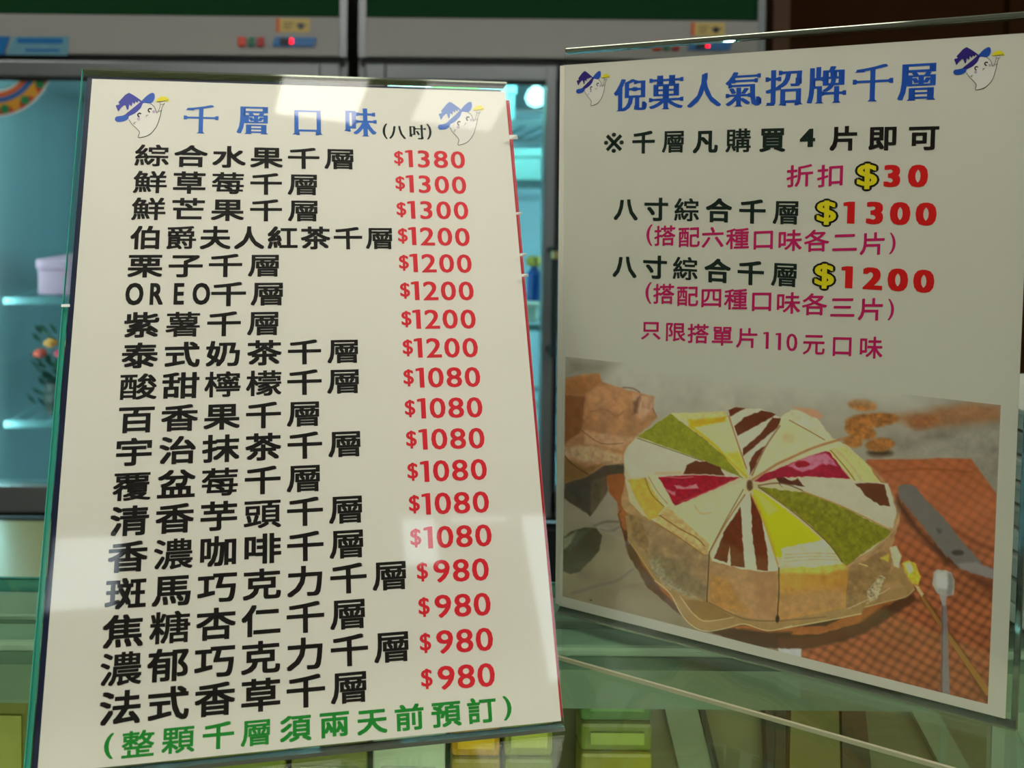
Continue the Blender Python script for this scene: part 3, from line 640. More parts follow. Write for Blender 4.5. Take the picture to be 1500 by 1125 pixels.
# ------------------------------------------------------------------ smooth curves and emblem
def smooth(pts, n=5, closed=True):
    P_ = np.array(pts, float); N_ = len(P_); out = []
    for i in range(N_ if closed else N_-1):
        p0, p1, p2, p3 = [P_[(i+k) % N_] if closed else P_[min(max(i+k, 0), N_-1)] for k in (-1, 0, 1, 2)]
        for j in range(n):
            t = j/n; out.append(.5*((2*p1)+(-p0+p2)*t+(2*p0-5*p1+4*p2-p3)*t*t+(-p0+3*p1-3*p2+p3)*t**3))
    if not closed: out.append(P_[-1])
    return np.array(out)
from mathutils.geometry import tessellate_polygon
def emblem(sh, parent, box, purple, blue, label):
    u0, v0, u1, v1 = box
    def T(p): return sh.px(u0+(p[0]-585)/595*(u1-u0), v0+(p[1]-418)/497*(v1-v0))
    mb = MB()
    def poly(pts, mi, z, sm=True):
        q = smooth(pts) if sm else np.array(pts, float)
        t = tessellate_polygon([[Vector((x, y, 0)) for x, y in q]])
        mb.add([sh.P(*T(p), z) for p in q], [tuple(x) for x in t], mi)
    def stroke(pts, w_, mi, z, sm=True):
        q = smooth(pts, closed=False) if sm else np.array(pts, float)
        d = np.gradient(q, axis=0); d /= np.linalg.norm(d, axis=1)[:, None]+1e-9; nn = np.stack([-d[:, 1], d[:, 0]], 1)*w_/2
        vs = [sh.P(*T(p), z) for p in np.concatenate([q+nn, q-nn])]; k = len(q)
        mb.add(vs, [(i, i+1, k+i+1, k+i) for i in range(k-1)], mi)
    body = [(735, 690), (745, 640), (820, 560), (900, 528), (970, 540), (1020, 575), (1050, 650), (1085, 640), (1098, 640), (1075, 720), (1045, 795), (970, 870), (850, 912), (860, 870), (830, 815), (775, 760)]
    poly(body, 5, .00006)
    stroke([(742, 715), (775, 765), (825, 812), (858, 855), (848, 912), (960, 885), (1040, 800), (1075, 710), (1100, 610)], 7, 3, .0001)
    stroke([(975, 538), (1020, 575), (1048, 645)], 7, 3, .0001)
    stroke([(1050, 640), (1075, 600), (1090, 545)], 5, 3, .0001); stroke([(1065, 630), (1100, 610), (1105, 580), (1130, 540)], 5, 3, .0001); stroke([(1082, 530), (1090, 545), (1125, 545), (1132, 530)], 5, 3, .0001)
    brim = [(588, 705), (605, 682), (680, 668), (745, 630), (810, 570), (880, 510), (930, 460), (985, 424), (1018, 428), (1026, 470), (1005, 520), (965, 538), (900, 535), (870, 590), (810, 645), (745, 678), (735, 705), (690, 732), (620, 740), (592, 725)]
    poly(brim, 1, .00012)
    mid = [(700, 662), (760, 610), (830, 555), (890, 515), (890, 548), (850, 605), (800, 645), (740, 672)]
    poly(mid, 0, .00014)
    cone = [(640, 510), (700, 445), (742, 420), (790, 445), (850, 485), (885, 512), (862, 522), (845, 505), (838, 532), (812, 512), (805, 545), (780, 522), (772, 570), (745, 545), (738, 600), (722, 610), (705, 560), (690, 555), (655, 585), (625, 628), (600, 572), (598, 558), (640, 548), (625, 525)]
    poly(cone, 0, .00016, sm=False)
    for cx_, cy_ in ((855, 660), (970, 608)):
        stroke([(cx_+22, cy_-8), (cx_, cy_-14), (cx_-16, cy_+2), (cx_-6, cy_+22), (cx_+4, cy_+20)], 14, 6, .00016)
    for cx_, cy_ in ((848, 708), (1016, 628)): poly([(cx_+17*math.cos(t), cy_+17*math.sin(t)) for t in np.arange(10)*.628], 4, .00014)
    stroke([(925, 690), (940, 672), (930, 662), (945, 672), (955, 660)], 4, 3, .00016); stroke([(785, 752), (805, 765), (800, 745), (820, 745)], 4, 3, .00016)
    poly([(1040, 508), (1065, 480), (1100, 464), (1140, 463), (1178, 490), (1172, 518), (1120, 514), (1050, 520)], 2, .00016)
    stroke([(1048, 520), (1120, 512), (1175, 500)], 5, 3, .00018)
    o = mb.build('emblem', [purple, blue, I_yel, I_line, I_mauve, I_body, I_black], parent); o['label'] = label
    return o
I_yel2 = I_yel
emblem(LS, lp_, (168, 135.7, 247.3, 202), I_purple, mat('ink_hat_blue', (34, 92, 190), .5, noise=.05), 'small ghost emblem in a blue pointed hat, left of the title')
emblem(LS, lp_, (641.3, 149, 708.7, 212.7), mat('ink_hat_mid', (70, 120, 200), .5, noise=.05), mat('ink_hat_blue2', (50, 110, 200), .5, noise=.05), 'small ghost emblem in a blue pointed hat, right of the title')

# ================================================================== RIGHT SIGN
rs = empty('price_sign'); w, h = RS.w, RS.h
b = MB(); sbox(RS, b, 0, w, 0, h, -.0003, 0); rp_ = b.build('paper_sheet', M_paper2, rs); rp_['label'] = 'cream offer sheet with the cake picture'
b = MB(); sbox(RS, b, -.0022, w-.002, 0, h, -.0020, -.0013); b.build('backing_sheet', M_paper2, rs)
b = MB(); sbox(RS, b, .0012, w+.003, -.002, h+.0059, .0009, .0026); b.build('front_panel', M_acr, rs)
b = MB(); sbox(RS, b, .0012, w+.003, -.002, h+.0059, -.0046, -.0030); b.build('back_panel', M_acr2, rs)
b = MB(); sbox(RS, b, .0012, w+.003, h+.0060, h+.0085, -.0046, .0026)
o = b.build('top_edge', M_edgeg, rs, bevel=.0006); o['label'] = 'polished bent top edge'
b = MB(); sbox(RS, b, 0, w+.003, -.0028, -.0020, -.0040, .0028); b.build('bottom_edge', M_edgeg, rs)
b = MB(); sbox(RS, b, w+.0030, w+.0036, -.002, h+.0059, -.0046, .0026); b.build('right_edge', M_edgeg, rs)
# foot plate in front of the sheet, its near edge shows as a pale line on the glass
e1 = at(818, 962, Z=.001)[:2]; e2 = at(1372, 1127, Z=.001)[:2]
g1 = RS.o[:2]; dirx = RS.ex[:2]
nf = np.array([RS.ex[1], -RS.ex[0]]); depth = float((np.array(e1)-g1)@nf)
b = MB(); b.frame_box((g1[0], g1[1], 0), RS.ex, (nf[0], nf[1], 0), (0, 0, 1), (0, .004, .0003), (w+.003, depth, .002)); b.build('foot', M_acr2, rs)
b = MB(); b.frame_box((g1[0], g1[1], 0), RS.ex, (nf[0], nf[1], 0), (0, 0, 1), (0, depth+.0002, .0003), (w+.003, depth+.0016, .002)); b.build('foot_edge', mat('acrylic_edge_pale', (150, 150, 122), .2, noise=.05), rs)
tl = [(923.4, 138.8), (975.6, 135.6), (1031.4, 133), (1088.4, 130.4), (1149.2, 127.8), (1210.4, 124.2), (1278.4, 120.8), (1345, 118.6)]
for ch, c in zip('倪菓人氣招牌千層', tl):
    f_ = (c[0]-923)/422
    put_line(RS, 'title_character', rp_, ch, [c], (49+12*f_, 51+10*f_), 'deco', I_blue2)
put_line(RS, 'text_line', rp_, '千層凡購買', [(942.6, 208.2), (987, 207), (1033.2, 207), (1081.4, 205.6), (1131.4, 204.4)], (34.5, 34.5), 'heavy', I_dkgreen)
put_line(RS, 'text_line', rp_, '※', [(899.2, 209.2)], (54, 55), 'plain', I_dkgreen)
put_line(RS, 'text_line', rp_, '4', [(1182.8, 202)], (40, 36), 'numheavy', I_dkgreen)
put_line(RS, 'text_line', rp_, '片即可', [(1236.6, 202.6), (1293, 202.2), (1353, 201.4)], (43, 37), 'heavy', I_black)
put_line(RS, 'text_line', rp_, '折扣', [(1171.4, 257.4), (1217.2, 257.2)], (41, 34), 'kai', I_mag)
for a_, c_ in (((916.6, 306.2), 0), ((914.8, 390), 1)):
    pts = ([(916.6, 306.2), (961.2, 306.6), (1005.8, 307.4), (1052.8, 308.2), (1102, 309.6), (1152.2, 310.8)], [(914.8, 390), (959.4, 391.2), (1003.8, 393.4), (1050.8, 396.6), (1099.6, 399.6), (1149.8, 402)])[c_]
    put_line(RS, 'text_line', rp_, '八寸綜合千層', pts, (35, 34.5), 'heavy', I_dkgreen)
for c, sz in (((1270, 258.4), (28, 40)), ((1210.6, 311.6), (27, 38)), ((1207.4, 404.6), (27, 39))):
    put_line(RS, 'dollar_outline', rp_, '$', [c], (sz[0]/.47, sz[1]/.83*.93), 'outline', I_black, z=.00006)
    put_line(RS, 'dollar_mark', rp_, '$', [c], (sz[0]/.47, sz[1]/.83*.93), 'yellow', I_yel, z=.00016)
for t_, cs in (('30', [(1306.6, 257.8), (1344.6, 257.8)]), ('1300', [(1243.6, 311.4), (1281.2, 312), (1318.4, 312.8), (1356.4, 313.6)]), ('1200', [(1240.6, 406), (1278, 408), (1315, 410), (1353, 412)])):
    put_line(RS, 'price_digits', rp_, t_, cs, (53, 43.5), 'numheavy', I_red2)
put_line(RS, 'text_line', rp_, '搭配六種口味各二片', [(973.8, 345.2), (1009, 347.2), (1044, 347.6), (1080.4, 349.4), (1118, 350.6), (1156.8, 352.2), (1196.2, 352.6), (1237.2, 354.6), (1278.8, 356.8)], (32.5, 31), 'kai', I_mag)
put_line(RS, 'text_line', rp_, '搭配四種口味各三片', [(972.2, 430.4), (1006.8, 433.6), (1042, 436), (1077.8, 438.2), (1115.6, 441), (1154.4, 443.8), (1193.2, 445.8), (1234, 450), (1276, 453)], (32.5, 31), 'kai', I_mag)
for c, ch in (((951.4, 344.4), '('), ((1307.4, 356.6), ')'), ((950, 429), '('), ((1305, 453.6), ')')):
    put_line(RS, 'bracket', rp_, ch, [c], (34, 34), 'thin', I_mag)
put_line(RS, 'text_line', rp_, '只限搭單片', [(953.6, 483.4), (989, 486), (1022.6, 488.6), (1058, 492), (1094.8, 495)], (31, 29), 'kai', I_mag)
put_line(RS, 'text_line', rp_, '110', [(1122, 498.5), (1140, 500), (1160, 501.5)], (34, 36), 'thin', I_mag)
put_line(RS, 'text_line', rp_, '元口味', [(1192, 504), (1233.5, 506.5), (1275.5, 509)], (34, 33), 'kai', I_mag)
emblem(RS, rp_, (843.7, 103.7, 893, 155), I_purple2, mat('ink_hat_blue3', (14, 80, 190), .5, noise=.05), 'small ghost emblem in a dark blue pointed hat, left of the title')
emblem(RS, rp_, (1396, 68.7, 1470.7, 132), I_purple2, mat('ink_hat_blue4', (14, 80, 180), .5, noise=.05), 'small ghost emblem in a dark blue pointed hat, right of the title')

# ------------------------------------------------------------------ the printed picture: flat print colours on one fine grid of the sheet
NXP, NYP = 560, 400
q_ = [RS.px(*c) for c in ((828.2, 522.2), (1466, 593.3), (1446.8, 1031.5), (824, 873.5))]
s_g, t_g = np.meshgrid(np.linspace(0, 1, NXP+1), np.linspace(0, 1, NYP+1))
top_ = q_[0][None, None]*(1-s_g)[..., None]+q_[1][None, None]*s_g[..., None]
bot_ = q_[3][None, None]*(1-s_g)[..., None]+q_[2][None, None]*s_g[..., None]
XY = (top_*(1-t_g)[..., None]+bot_*t_g[..., None]).reshape(-1, 2)
P3 = RS.o+XY[:, :1]*RS.ex+XY[:, 1:]*RS.ey+RS.n*.00006
# picture coordinates of every grid point (the drawing below is laid out in them)
dd = P3-cC; zz_ = dd@cF; xx_ = FPX*(dd@cX)/zz_; yy_ = -FPX*(dd@cU)/zz_
U_ = 750+OFU+math.cos(ROLL)*xx_-math.sin(ROLL)*yy_; V_ = 562.5+OFV+math.sin(ROLL)*xx_+math.cos(ROLL)*yy_
PK = 4.286
FR = {'A': (810, 500), 'B': (1140, 570), 'C': (810, 720), 'D': (1140, 800)}
def pp(s):
    """'A 12,30 50,60 B 1,2' -> points in picture coordinates"""
    fr = None; out = []
    for w_ in s.split():
        if w_ in FR: fr = FR[w_]
        else:
            a_, b_ = w_.split(','); out.append((fr[0]+float(a_)/PK, fr[1]+float(b_)/PK))
    return np.array(out)
rng = np.random.RandomState(3)
def vnoise(x, y, sc):
    gx, gy = x/sc, y/sc; ix, iy = np.floor(gx).astype(int), np.floor(gy).astype(int); fx, fy = gx-ix, gy-iy
    fx = fx*fx*(3-2*fx); fy = fy*fy*(3-2*fy); T = _tab
    h = lambda a, b: T[(a*73+b*151) % 4096]
    return (h(ix, iy)*(1-fx)+h(ix+1, iy)*fx)*(1-fy)+(h(ix, iy+1)*(1-fx)+h(ix+1, iy+1)*fx)*fy
_tab = rng.rand(4096)
def fbm(x, y, sc): return .5*vnoise(x, y, sc)+.3*vnoise(x+31, y+7, sc/2.1)+.2*vnoise(x+11, y+91, sc/4.3)
IMG = np.zeros((len(U_), 3))
def sd_poly(P_, x, y):
    d = np.full(x.shape, 1e9); inside = np.zeros(x.shape, bool); n = len(P_)
    for i in range(n):
        ax, ay = P_[i]; bx, by = P_[(i+1) % n]; ex_, ey_ = bx-ax, by-ay; L2 = ex_*ex_+ey_*ey_+1e-9
        t = np.clip(((x-ax)*ex_+(y-ay)*ey_)/L2, 0, 1); d = np.minimum(d, (x-ax-t*ex_)**2+(y-ay-t*ey_)**2)
        c = ((ay > y) != (by > y)) & (x < (bx-ax)*(y-ay)/(by-ay+1e-12)+ax); inside ^= c
    d = np.sqrt(d); return np.where(inside, -d, d)
def put(mask_idx, a, col, nz, nsc):
    c = np.array(col, float)[None]
    if nz: c = c*(1+nz*(fbm(U_[mask_idx], V_[mask_idx], nsc)-.5)*2)[:, None]
    IMG[mask_idx] = IMG[mask_idx]*(1-a[:, None])+c*a[:, None]
def near(P_, m_):
    return np.nonzero((U_ > P_[:, 0].min()-m_) & (U_ < P_[:, 0].max()+m_) & (V_ > P_[:, 1].min()-m_) & (V_ < P_[:, 1].max()+m_))[0]
def poly(s, col, soft=1.2, nz=.06, nsc=9, al=1, sm=False, wob=.8):
    P_ = pp(s) if isinstance(s, str) else np.array(s, float)
    if sm: P_ = smooth(P_, 4)
    ix = near(P_, soft+2)
    wx = (vnoise(U_[ix], V_[ix], 5)-.5)*2*wob; wy = (vnoise(U_[ix]+50, V_[ix]+20, 5)-.5)*2*wob
    d = sd_poly(P_, U_[ix]+wx, V_[ix]+wy); a = np.clip(.5-d/soft, 0, 1)*al
    put(ix, a, col, nz, nsc)
def ell(fr, cx, cy, rx, ry, col, rot=0, **k):
    t = np.arange(24)*2*math.pi/24; r_ = math.radians(rot)
    x = rx*np.cos(t); y = ry*np.sin(t); ox, oy = FR[fr]
    poly([(ox+(cx+a*math.cos(r_)-b*math.sin(r_))/PK, oy+(cy+a*math.sin(r_)+b*math.cos(r_))/PK) for a, b in zip(x, y)], col, **k)
def stroke_(s, w_, col, soft=1.0, al=1, sm=True, w2=None, nz=.05):
    P_ = pp(s); P_ = smooth(P_, 4, closed=False) if sm and len(P_) > 2 else P_
    ix = near(P_, w_+3); x, y = U_[ix], V_[ix]; d = np.full(x.shape, 1e9); n = len(P_); w2 = w_ if w2 is None else w2
    for i in range(n-1):
        ax, ay = P_[i]; bx, by = P_[i+1]; ex_, ey_ = bx-ax, by-ay; L2 = ex_*ex_+ey_*ey_+1e-9
        t = np.clip(((x-ax)*ex_+(y-ay)*ey_)/L2, 0, 1); ww = (w_+(w2-w_)*(i+t)/(n-1))/2
        d = np.minimum(d, np.hypot(x-ax-t*ex_, y-ay-t*ey_)-ww)
    a = np.clip(.5-d/soft, 0, 1)*al; put(ix, a, col, nz, 6)
# marble table
f_ = np.clip((V_-540)/330, 0, 1)[:, None]; g_ = np.clip((U_-1180)/260, 0, 1)[:, None]
IMG[:] = np.array((172, 171, 152))*(1-f_)+np.array((138, 124, 95))*f_
IMG[:] = IMG*(1-.35*g_*(1-f_))+np.array((118, 112, 98))*.35*g_*(1-f_)
IMG *= (1+.10*(fbm(U_, V_, 34)-.5)*2)[:, None]
fade = np.clip((V_-(522.2+(U_-828)*.1115))/16, 0, 1)
poly('A 78,95 78,230 300,215 440,120', (132, 130, 108), soft=22, nz=.05)
poly('B 700,170 1190,85 1400,100 1400,205 1080,250 860,250', (148, 108, 72), soft=14, nz=.15, nsc=14)
poly('B 700,310 1000,250 1400,220 1390,400 1250,470 1000,330 760,400', (128, 122, 106), soft=22, nz=.2, nsc=20)
poly('B 740,410 1200,260 1395,240 1390,330 1280,440 1225,440 900,430', (150, 147, 128), soft=10, nz=.15, nsc=12, al=.7)
poly('B 1290,420 1395,400 1395,640 1370,650 1240,480', (135, 130, 112), soft=10, nz=.1)
ell('B', 920, 205, 100, 40, (150, 98, 58), rot=-8, soft=10, nz=.2, nsc=6)
ell('B', 640, 400, 80, 22, (70, 52, 34), soft=8)
for e in ((530, 98, 92, 38, 5), (590, 195, 170, 46, -4), (515, 262, 100, 50, 15), (640, 348, 92, 42, -3), (470, 330, 60, 40, 0)): ell('B', *e[:4], (158, 104, 50), rot=e[4], soft=5, nz=.3, nsc=8)
# crumpled paper bag and slate
poly('A 72,890 200,840 300,780 445,765 445,860 340,880 338,945 236,1098 70,985', (74, 64, 46), soft=2, nz=.2)
poly('A 72,900 236,1095 236,900', (66, 60, 48), soft=3, nz=.2); poly('A 236,1095 345,945 330,850 236,880', (92, 78, 54), soft=3, nz=.2)
poly('A 75,232 180,208 295,198 308,252 430,295 550,325 636,350 626,425 655,485 520,600 455,680 442,765 330,775 200,855 70,887', (172, 124, 80), soft=3, nz=.16, nsc=13, sm=False)
poly('A 75,335 205,345 180,560 75,640', (134, 86, 48), soft=4, nz=.12)
poly('A 90,245 290,205 300,255 250,300 200,340 75,330', (158, 108, 62), soft=4, nz=.12)
poly('A 210,330 430,300 470,420 430,450 300,400 200,480', (182, 132, 86), soft=6, nz=.15)
poly('A 500,330 640,350 625,430 560,500 500,440', (190, 148, 112), soft=5, nz=.2); poly('A 505,380 550,340 530,450 500,460', (120, 84, 56), soft=5)
poly('A 200,560 440,600 515,600 430,680 200,640', (196, 152, 110), soft=5, nz=.2)
poly('A 72,660 250,650 440,720 435,770 200,760 72,720', (190, 156, 112), soft=6, nz=.25, nsc=7)
poly('A 72,730 200,790 310,770 200,855 72,887', (130, 94, 44), soft=4, nz=.15)
stroke_('A 180,560 300,640 440,640', 1.6, (130, 86, 52), al=.7); stroke_('A 240,440 330,430 400,470 440,440', 2, (140, 94, 54), soft=3, al=.7); stroke_('A 75,720 120,770 220,835', 1.6, (90, 60, 30))
stroke_('A 440,290 500,295 545,320', 2.2, (120, 92, 70), soft=2, al=.8); stroke_('A 625,420 650,470', 1.8, (150, 104, 70))
# marble veins, left spoon
stroke_('C 120,640 300,585 400,560 500,490', 3.2, (112, 100, 88), soft=4, al=.8); stroke_('C 330,660 430,610 560,580', 2.4, (128, 112, 88), soft=4, al=.6); stroke_('C 260,215 330,190 410,190', 3, (100, 90, 76), soft=3, al=.8)
stroke_('C 300,235 360,250 410,225', 2.2, (110, 98, 82), soft=3, al=.7); ell('C', 240, 680, 10, 5, (60, 70, 30))
poly('C 62,290 120,245 200,225 270,230 308,280 290,370 230,440 170,500 110,515 62,500', (62, 50, 34), soft=2, nz=.2, sm=False)
poly('C 62,295 150,245 130,300 90,350 62,370', (140, 140, 112), soft=4, al=.9); poly('C 150,250 240,232 150,330 90,380', (84, 84, 68), soft=6, al=.8)
# orange cloth with its weave
clo = pp('B 560,440 900,440 1000,432 1210,437 1300,560 1372,658 D 1318,990 700,862 148,703 146,560 B 300,900'); ix = near(clo, 3)
d = sd_poly(clo, U_[ix], V_[ix]); a = np.clip(.5-d/3, 0, 1)
uu, vv = U_[ix], V_[ix]; wx = 9*(fbm(uu, vv, 60)-.5); wy = 9*(fbm(uu+90, vv, 60)-.5)
th = .62; k1 = np.sin(((uu+wx)*math.cos(th)+(vv+wy)*math.sin(th))*2*math.pi/14); k2 = np.sin((-(uu+wx)*math.sin(.5)+(vv+wy)*math.cos(.5))*2*math.pi/13)
pat = np.clip(-.5*k1+.2, 0, 1)*.55+np.clip(-.5*k2+.2, 0, 1)*.65
fadeup = np.clip((vv-690)/170, .35, 1)
pat = np.clip(pat, 0, 1.25)*fadeup
c = np.array((172, 98, 56))[None]*(1-.40*pat[:, None])*np.array([1, .93, .9])[None]**pat[:, None]
c *= (1+.22*(fbm(uu, vv, 30)-.5))[:, None]
c *= (1-.12*np.clip((vv-900)/130, 0, 1))[:, None]
IMG[ix] = IMG[ix]*(1-a[:, None])+c*a[:, None]
stroke_('B 660,520 900,500 1220,520', 2.5, (128, 66, 28), soft=4, al=.6); stroke_('B 1100,880 1250,970 1370,1010', 5, (110, 52, 22), soft=8, al=.5)
# dark shadow and wooden board
poly('D 0,560 300,560 540,470 700,380 850,300 870,340 700,450 560,540 400,600 200,640 0,640', (84, 46, 24), soft=5, nz=.1)
BRD = 'A 330,865 440,825 C 470,200 410,130 425,210 480,400 600,600 780,755 930,860 1100,915 1300,968 1500,978 D 200,636 420,575 600,470 740,370 860,280 700,100 B 600,700 A 600,700'
poly('A 332,850 345,840 440,828 475,960 480,1123 420,1100 400,1010 350,940', (152, 88, 42), soft=2, nz=.12)
poly('C 408,140 430,120 600,400 900,700 1500,800 D 500,300 860,275 745,372 610,470 420,577 200,637 0,645 C 1300,972 1100,918 930,865 780,758 600,605 480,405 425,215', (74, 46, 24), soft=2, nz=.15)
poly('C 412,140 440,120 700,600 900,760 1080,850 1200,840 1500,850 D 300,500 560,370 860,275 730,350 560,470 250,555 0,555 C 1250,880 1180,862 960,850 870,790 700,650 600,540 500,380 440,250', (156, 92, 42), soft=2, nz=.15)
poly('C 470,390 600,605 800,770 880,850 800,740 680,620 560,460 470,250 440,240', (86, 52, 26), soft=3, nz=.2)
poly('C 1020,888 1200,862 1360,885 1500,880 1500,975 1300,968 1120,925', (70, 40, 22), soft=5, nz=.15)
poly('D 0,570 250,565 500,490 660,375 720,360 600,470 420,575 200,636 0,640', (92, 50, 26), soft=5, nz=.1)
# gilt cake card
CARD = 'C 455,150 470,300 560,430 640,560 735,640 800,760 870,840 960,876 1080,860 1200,832 1350,874 1500,842 D 0,522 300,468 520,424 545,383 700,343 800,318 855,270 838,205 780,130 700,60 300,0'
poly(CARD, (158, 126, 76), soft=1.5, nz=.08)
stroke_('C 640,560 735,640 800,760 870,840 960,876 1080,860 1200,832 1350,874 1500,842', 1.5, (196, 180, 128)); stroke_('D 0,522 300,468 520,424', 1.7, (196, 180, 128)); stroke_('D 545,383 700,343 800,318 855,270', 1.3, (190, 172, 120))
poly('C 820,680 960,690 1130,786 1000,808 930,804 870,750', (140, 108, 56), soft=2, nz=.08); stroke_('C 800,660 865,750 930,806 1000,812 1130,790', 1.2, (192, 176, 122))
stroke_('C 470,300 560,430 650,560 740,615', 1.4, (180, 150, 92)); poly('D 640,250 760,210 790,260 700,270', (170, 136, 88), soft=3)
# cake side
poly('A 443,700 460,860 C 425,60 440,110 470,140 490,290 560,390 620,470 700,570 960,685 1100,760 1230,795 1410,812 1500,800 D 0,470 160,440 410,382 440,385 640,255 740,120 745,60 B 700,1040 765,820 745,740 C 900,300 500,0', (172, 134, 88), soft=1.5, nz=.16, nsc=9)
poly('C 470,150 640,190 940,395 980,390 965,688 700,580 600,450 490,280', (150, 120, 84), soft=2, nz=.22, nsc=12)
poly('C 620,380 760,420 960,600 955,680 700,560 620,450', (124, 108, 76), soft=9, nz=.25, nsc=7, al=.8)
poly('C 600,420 660,430 740,560 940,690 860,670 700,590 620,500', (150, 142, 112), soft=3, nz=.4, nsc=4, al=.7)
poly('C 470,140 540,160 600,300 590,390 500,280', (140, 108, 66), soft=4, nz=.25, nsc=6)
poly('C 990,440 1200,480 1410,500 1405,805 1230,790 970,690', (172, 132, 88), soft=1.5, nz=.13, nsc=10)
poly('C 1000,520 1100,560 1180,700 1250,780 1050,730 980,690', (178, 128, 60), soft=8, nz=.2, al=.8); poly('C 1250,500 1410,500 1405,800 1300,760', (166, 120, 78), soft=8, nz=.1, al=.7)
poly('D 0,100 200,110 410,105 445,170 420,385 150,440 0,465 C 1415,480', (196, 142, 58), soft=1.5, nz=.14, nsc=9)
poly('D 0,110 400,95 430,140 300,175 0,170', (226, 184, 80), soft=5, nz=.15); poly('D 0,300 420,260 415,385 150,440 0,465', (176, 132, 80), soft=14, nz=.12)
poly('D 440,160 640,30 720,60 690,200 600,330 500,400 425,380', (150, 118, 72), soft=2, nz=.2, nsc=7); poly('D 560,280 640,180 670,200 620,330 560,360', (178, 160, 120), soft=3, nz=.5, nsc=3)
stroke_('D 510,110 560,125', 1.5, (215, 190, 120)); stroke_('D 0,470 300,445', 1.8, (110, 80, 50), al=.7); stroke_('C 965,690 1200,800 1410,812', 1.6, (110, 82, 50), al=.8); stroke_('D 440,392 640,300 700,262', 1.3, (200, 178, 130))
# cake top
poly('A 443,715 475,650 530,595 735,455 850,450 1100,470 1110,418 1300,424 1430,480 B 100,125 250,190 340,305 430,350 560,470 650,600 740,760 725,860 690,920 600,1000 430,1105 D 395,95 C 1420,490 1200,482 1000,432 980,392 800,270 640,190 560,150 480,60 455,-60', (196, 182, 140), soft=1.5, nz=.05)
poly('B 560,470 640,540 700,620 770,760 735,850 700,900 690,640', (172, 136, 90), soft=4, nz=.15, al=.9)
poly('A 735,455 1085,440 1092,472 860,505', (204, 188, 118), soft=2, nz=.15, nsc=5)
poly('A 845,500 1090,470 1150,620 1228,850 1200,850 1080,720 960,620', (208, 202, 138), soft=1.5, nz=.1)
poly('A 845,495 1085,472 1085,502 870,545', (214, 158, 28), soft=4, nz=.15); stroke_('A 860,530 1000,640 1100,740 1215,850', 3.4, (212, 170, 22), soft=3); poly('A 1080,700 1170,700 1225,850', (212, 186, 40), soft=5, al=.8)
poly('A 738,455 530,597 700,658 940,745 1195,862 1080,725 960,620 800,500', (136, 138, 30), soft=1.2, nz=.16, nsc=5)
poly('A 525,612 700,662 940,748 1165,850 480,850 443,735 475,660', (192, 187, 160), soft=1.5, nz=.03); stroke_('A 530,608 940,750', 1.4, (120, 112, 70)); stroke_('A 650,830 800,825', 4, (200, 160, 100), soft=4, al=.6)
poly('A 818,835 840,778 890,752 960,755 1050,790 1076,842 900,832', (102, 50, 22), soft=1.2, nz=.12)
poly('A 470,870 580,858 700,1040 680,1100 600,1123 520,985', (206, 168, 66), soft=2, nz=.14, nsc=6)
poly('A 580,835 665,845 765,1032 700,1040 640,960', (206, 194, 146), soft=1.5, nz=.1); stroke_('A 578,860 620,960 695,1035', 1.5, (140, 110, 56)); stroke_('A 600,850 660,950 720,1020', 1.2, (160, 136, 86))
poly('A 662,852 900,838 1172,856 960,950 766,1032', (158, 12, 40), soft=1.2, nz=.2, nsc=5)
poly('A 760,900 830,915 900,895 915,925 850,925 780,925', (205, 130, 130), soft=2, nz=.2); poly('A 700,925 770,945 765,970 720,950', (200, 130, 125), soft=2, al=.8); stroke_('A 720,850 800,858 880,850', 1.5, (205, 120, 120), al=.8); stroke_('A 790,1010 960,945 1140,865', 1.2, (196, 80, 80), al=.7)
poly('A 1215,872 770,1035 695,1055 C 660,140 700,190 820,260 950,345 985,375 1050,270 1200,20', (210, 196, 146), soft=1.5, nz=.07, nsc=12)
poly('A 690,1060 720,1040 C 850,210 980,330 975,392 940,395 800,290 640,190', (200, 166, 106), soft=2, nz=.2, nsc=5)
stroke_('C 670,150 790,230 900,290 950,340', 1.8, (140, 96, 44)); stroke_('C 640,195 800,295 940,392', 1.8, (150, 104, 52)); stroke_('A 890,1035 930,1080 990,1075', 2.5, (190, 146, 84), soft=3, al=.6)
stroke_('C 1205,20 1090,190 985,375', 2.0, (150, 106, 60), al=.9)
poly('C 1225,5 1240,0 1330,200 1405,440 1415,495 1340,505 1190,490 1000,435 1015,350 1100,190', (204, 196, 164), soft=1.3, nz=.05)
poly('C 1178,95 1190,300 1203,478 1118,468 1112,345 1092,450 1012,418 1080,240', (106, 42, 14), soft=1.1, nz=.14, nsc=5); poly('C 1240,15 1300,120 1345,370 1352,500 1283,490 1252,280', (106, 42, 14), soft=1.1, nz=.14, nsc=5)
stroke_('C 1240,10 1330,210 1415,470', 2.0, (190, 140, 60), al=.8)
poly('A 1248,922 1330,960 B 0,720 150,840 272,940 200,975 20,1000 C 1440,420 1400,410 1330,200', (216, 198, 22), soft=1.3, nz=.08, nsc=9)
stroke_('C 1262,30 1340,210 1400,400', 3.5, (218, 170, 30), soft=3, al=.8); poly('A 1255,930 1330,975 B 0,760 -60,800', (226, 216, 120), soft=5, al=.7)
poly('B 25,1000 130,975 290,948 330,975 385,1050 405,1095 200,1123 D 130,118 0,125 C 1430,430', (214, 204, 160), soft=2, nz=.16, nsc=6)
for k in range(3): stroke_('B 40,%d 200,%d 370,%d' % (1040+22*k, 1030+20*k, 1035+18*k), 1.2, (172, 146, 92), al=.7)
poly('A 1290,912 1400,925 B 0,632 200,652 400,740 705,890 690,925 560,1010 430,1108 395,1080 330,985 200,850 60,740', (128, 126, 24), soft=1.2, nz=.22, nsc=5)
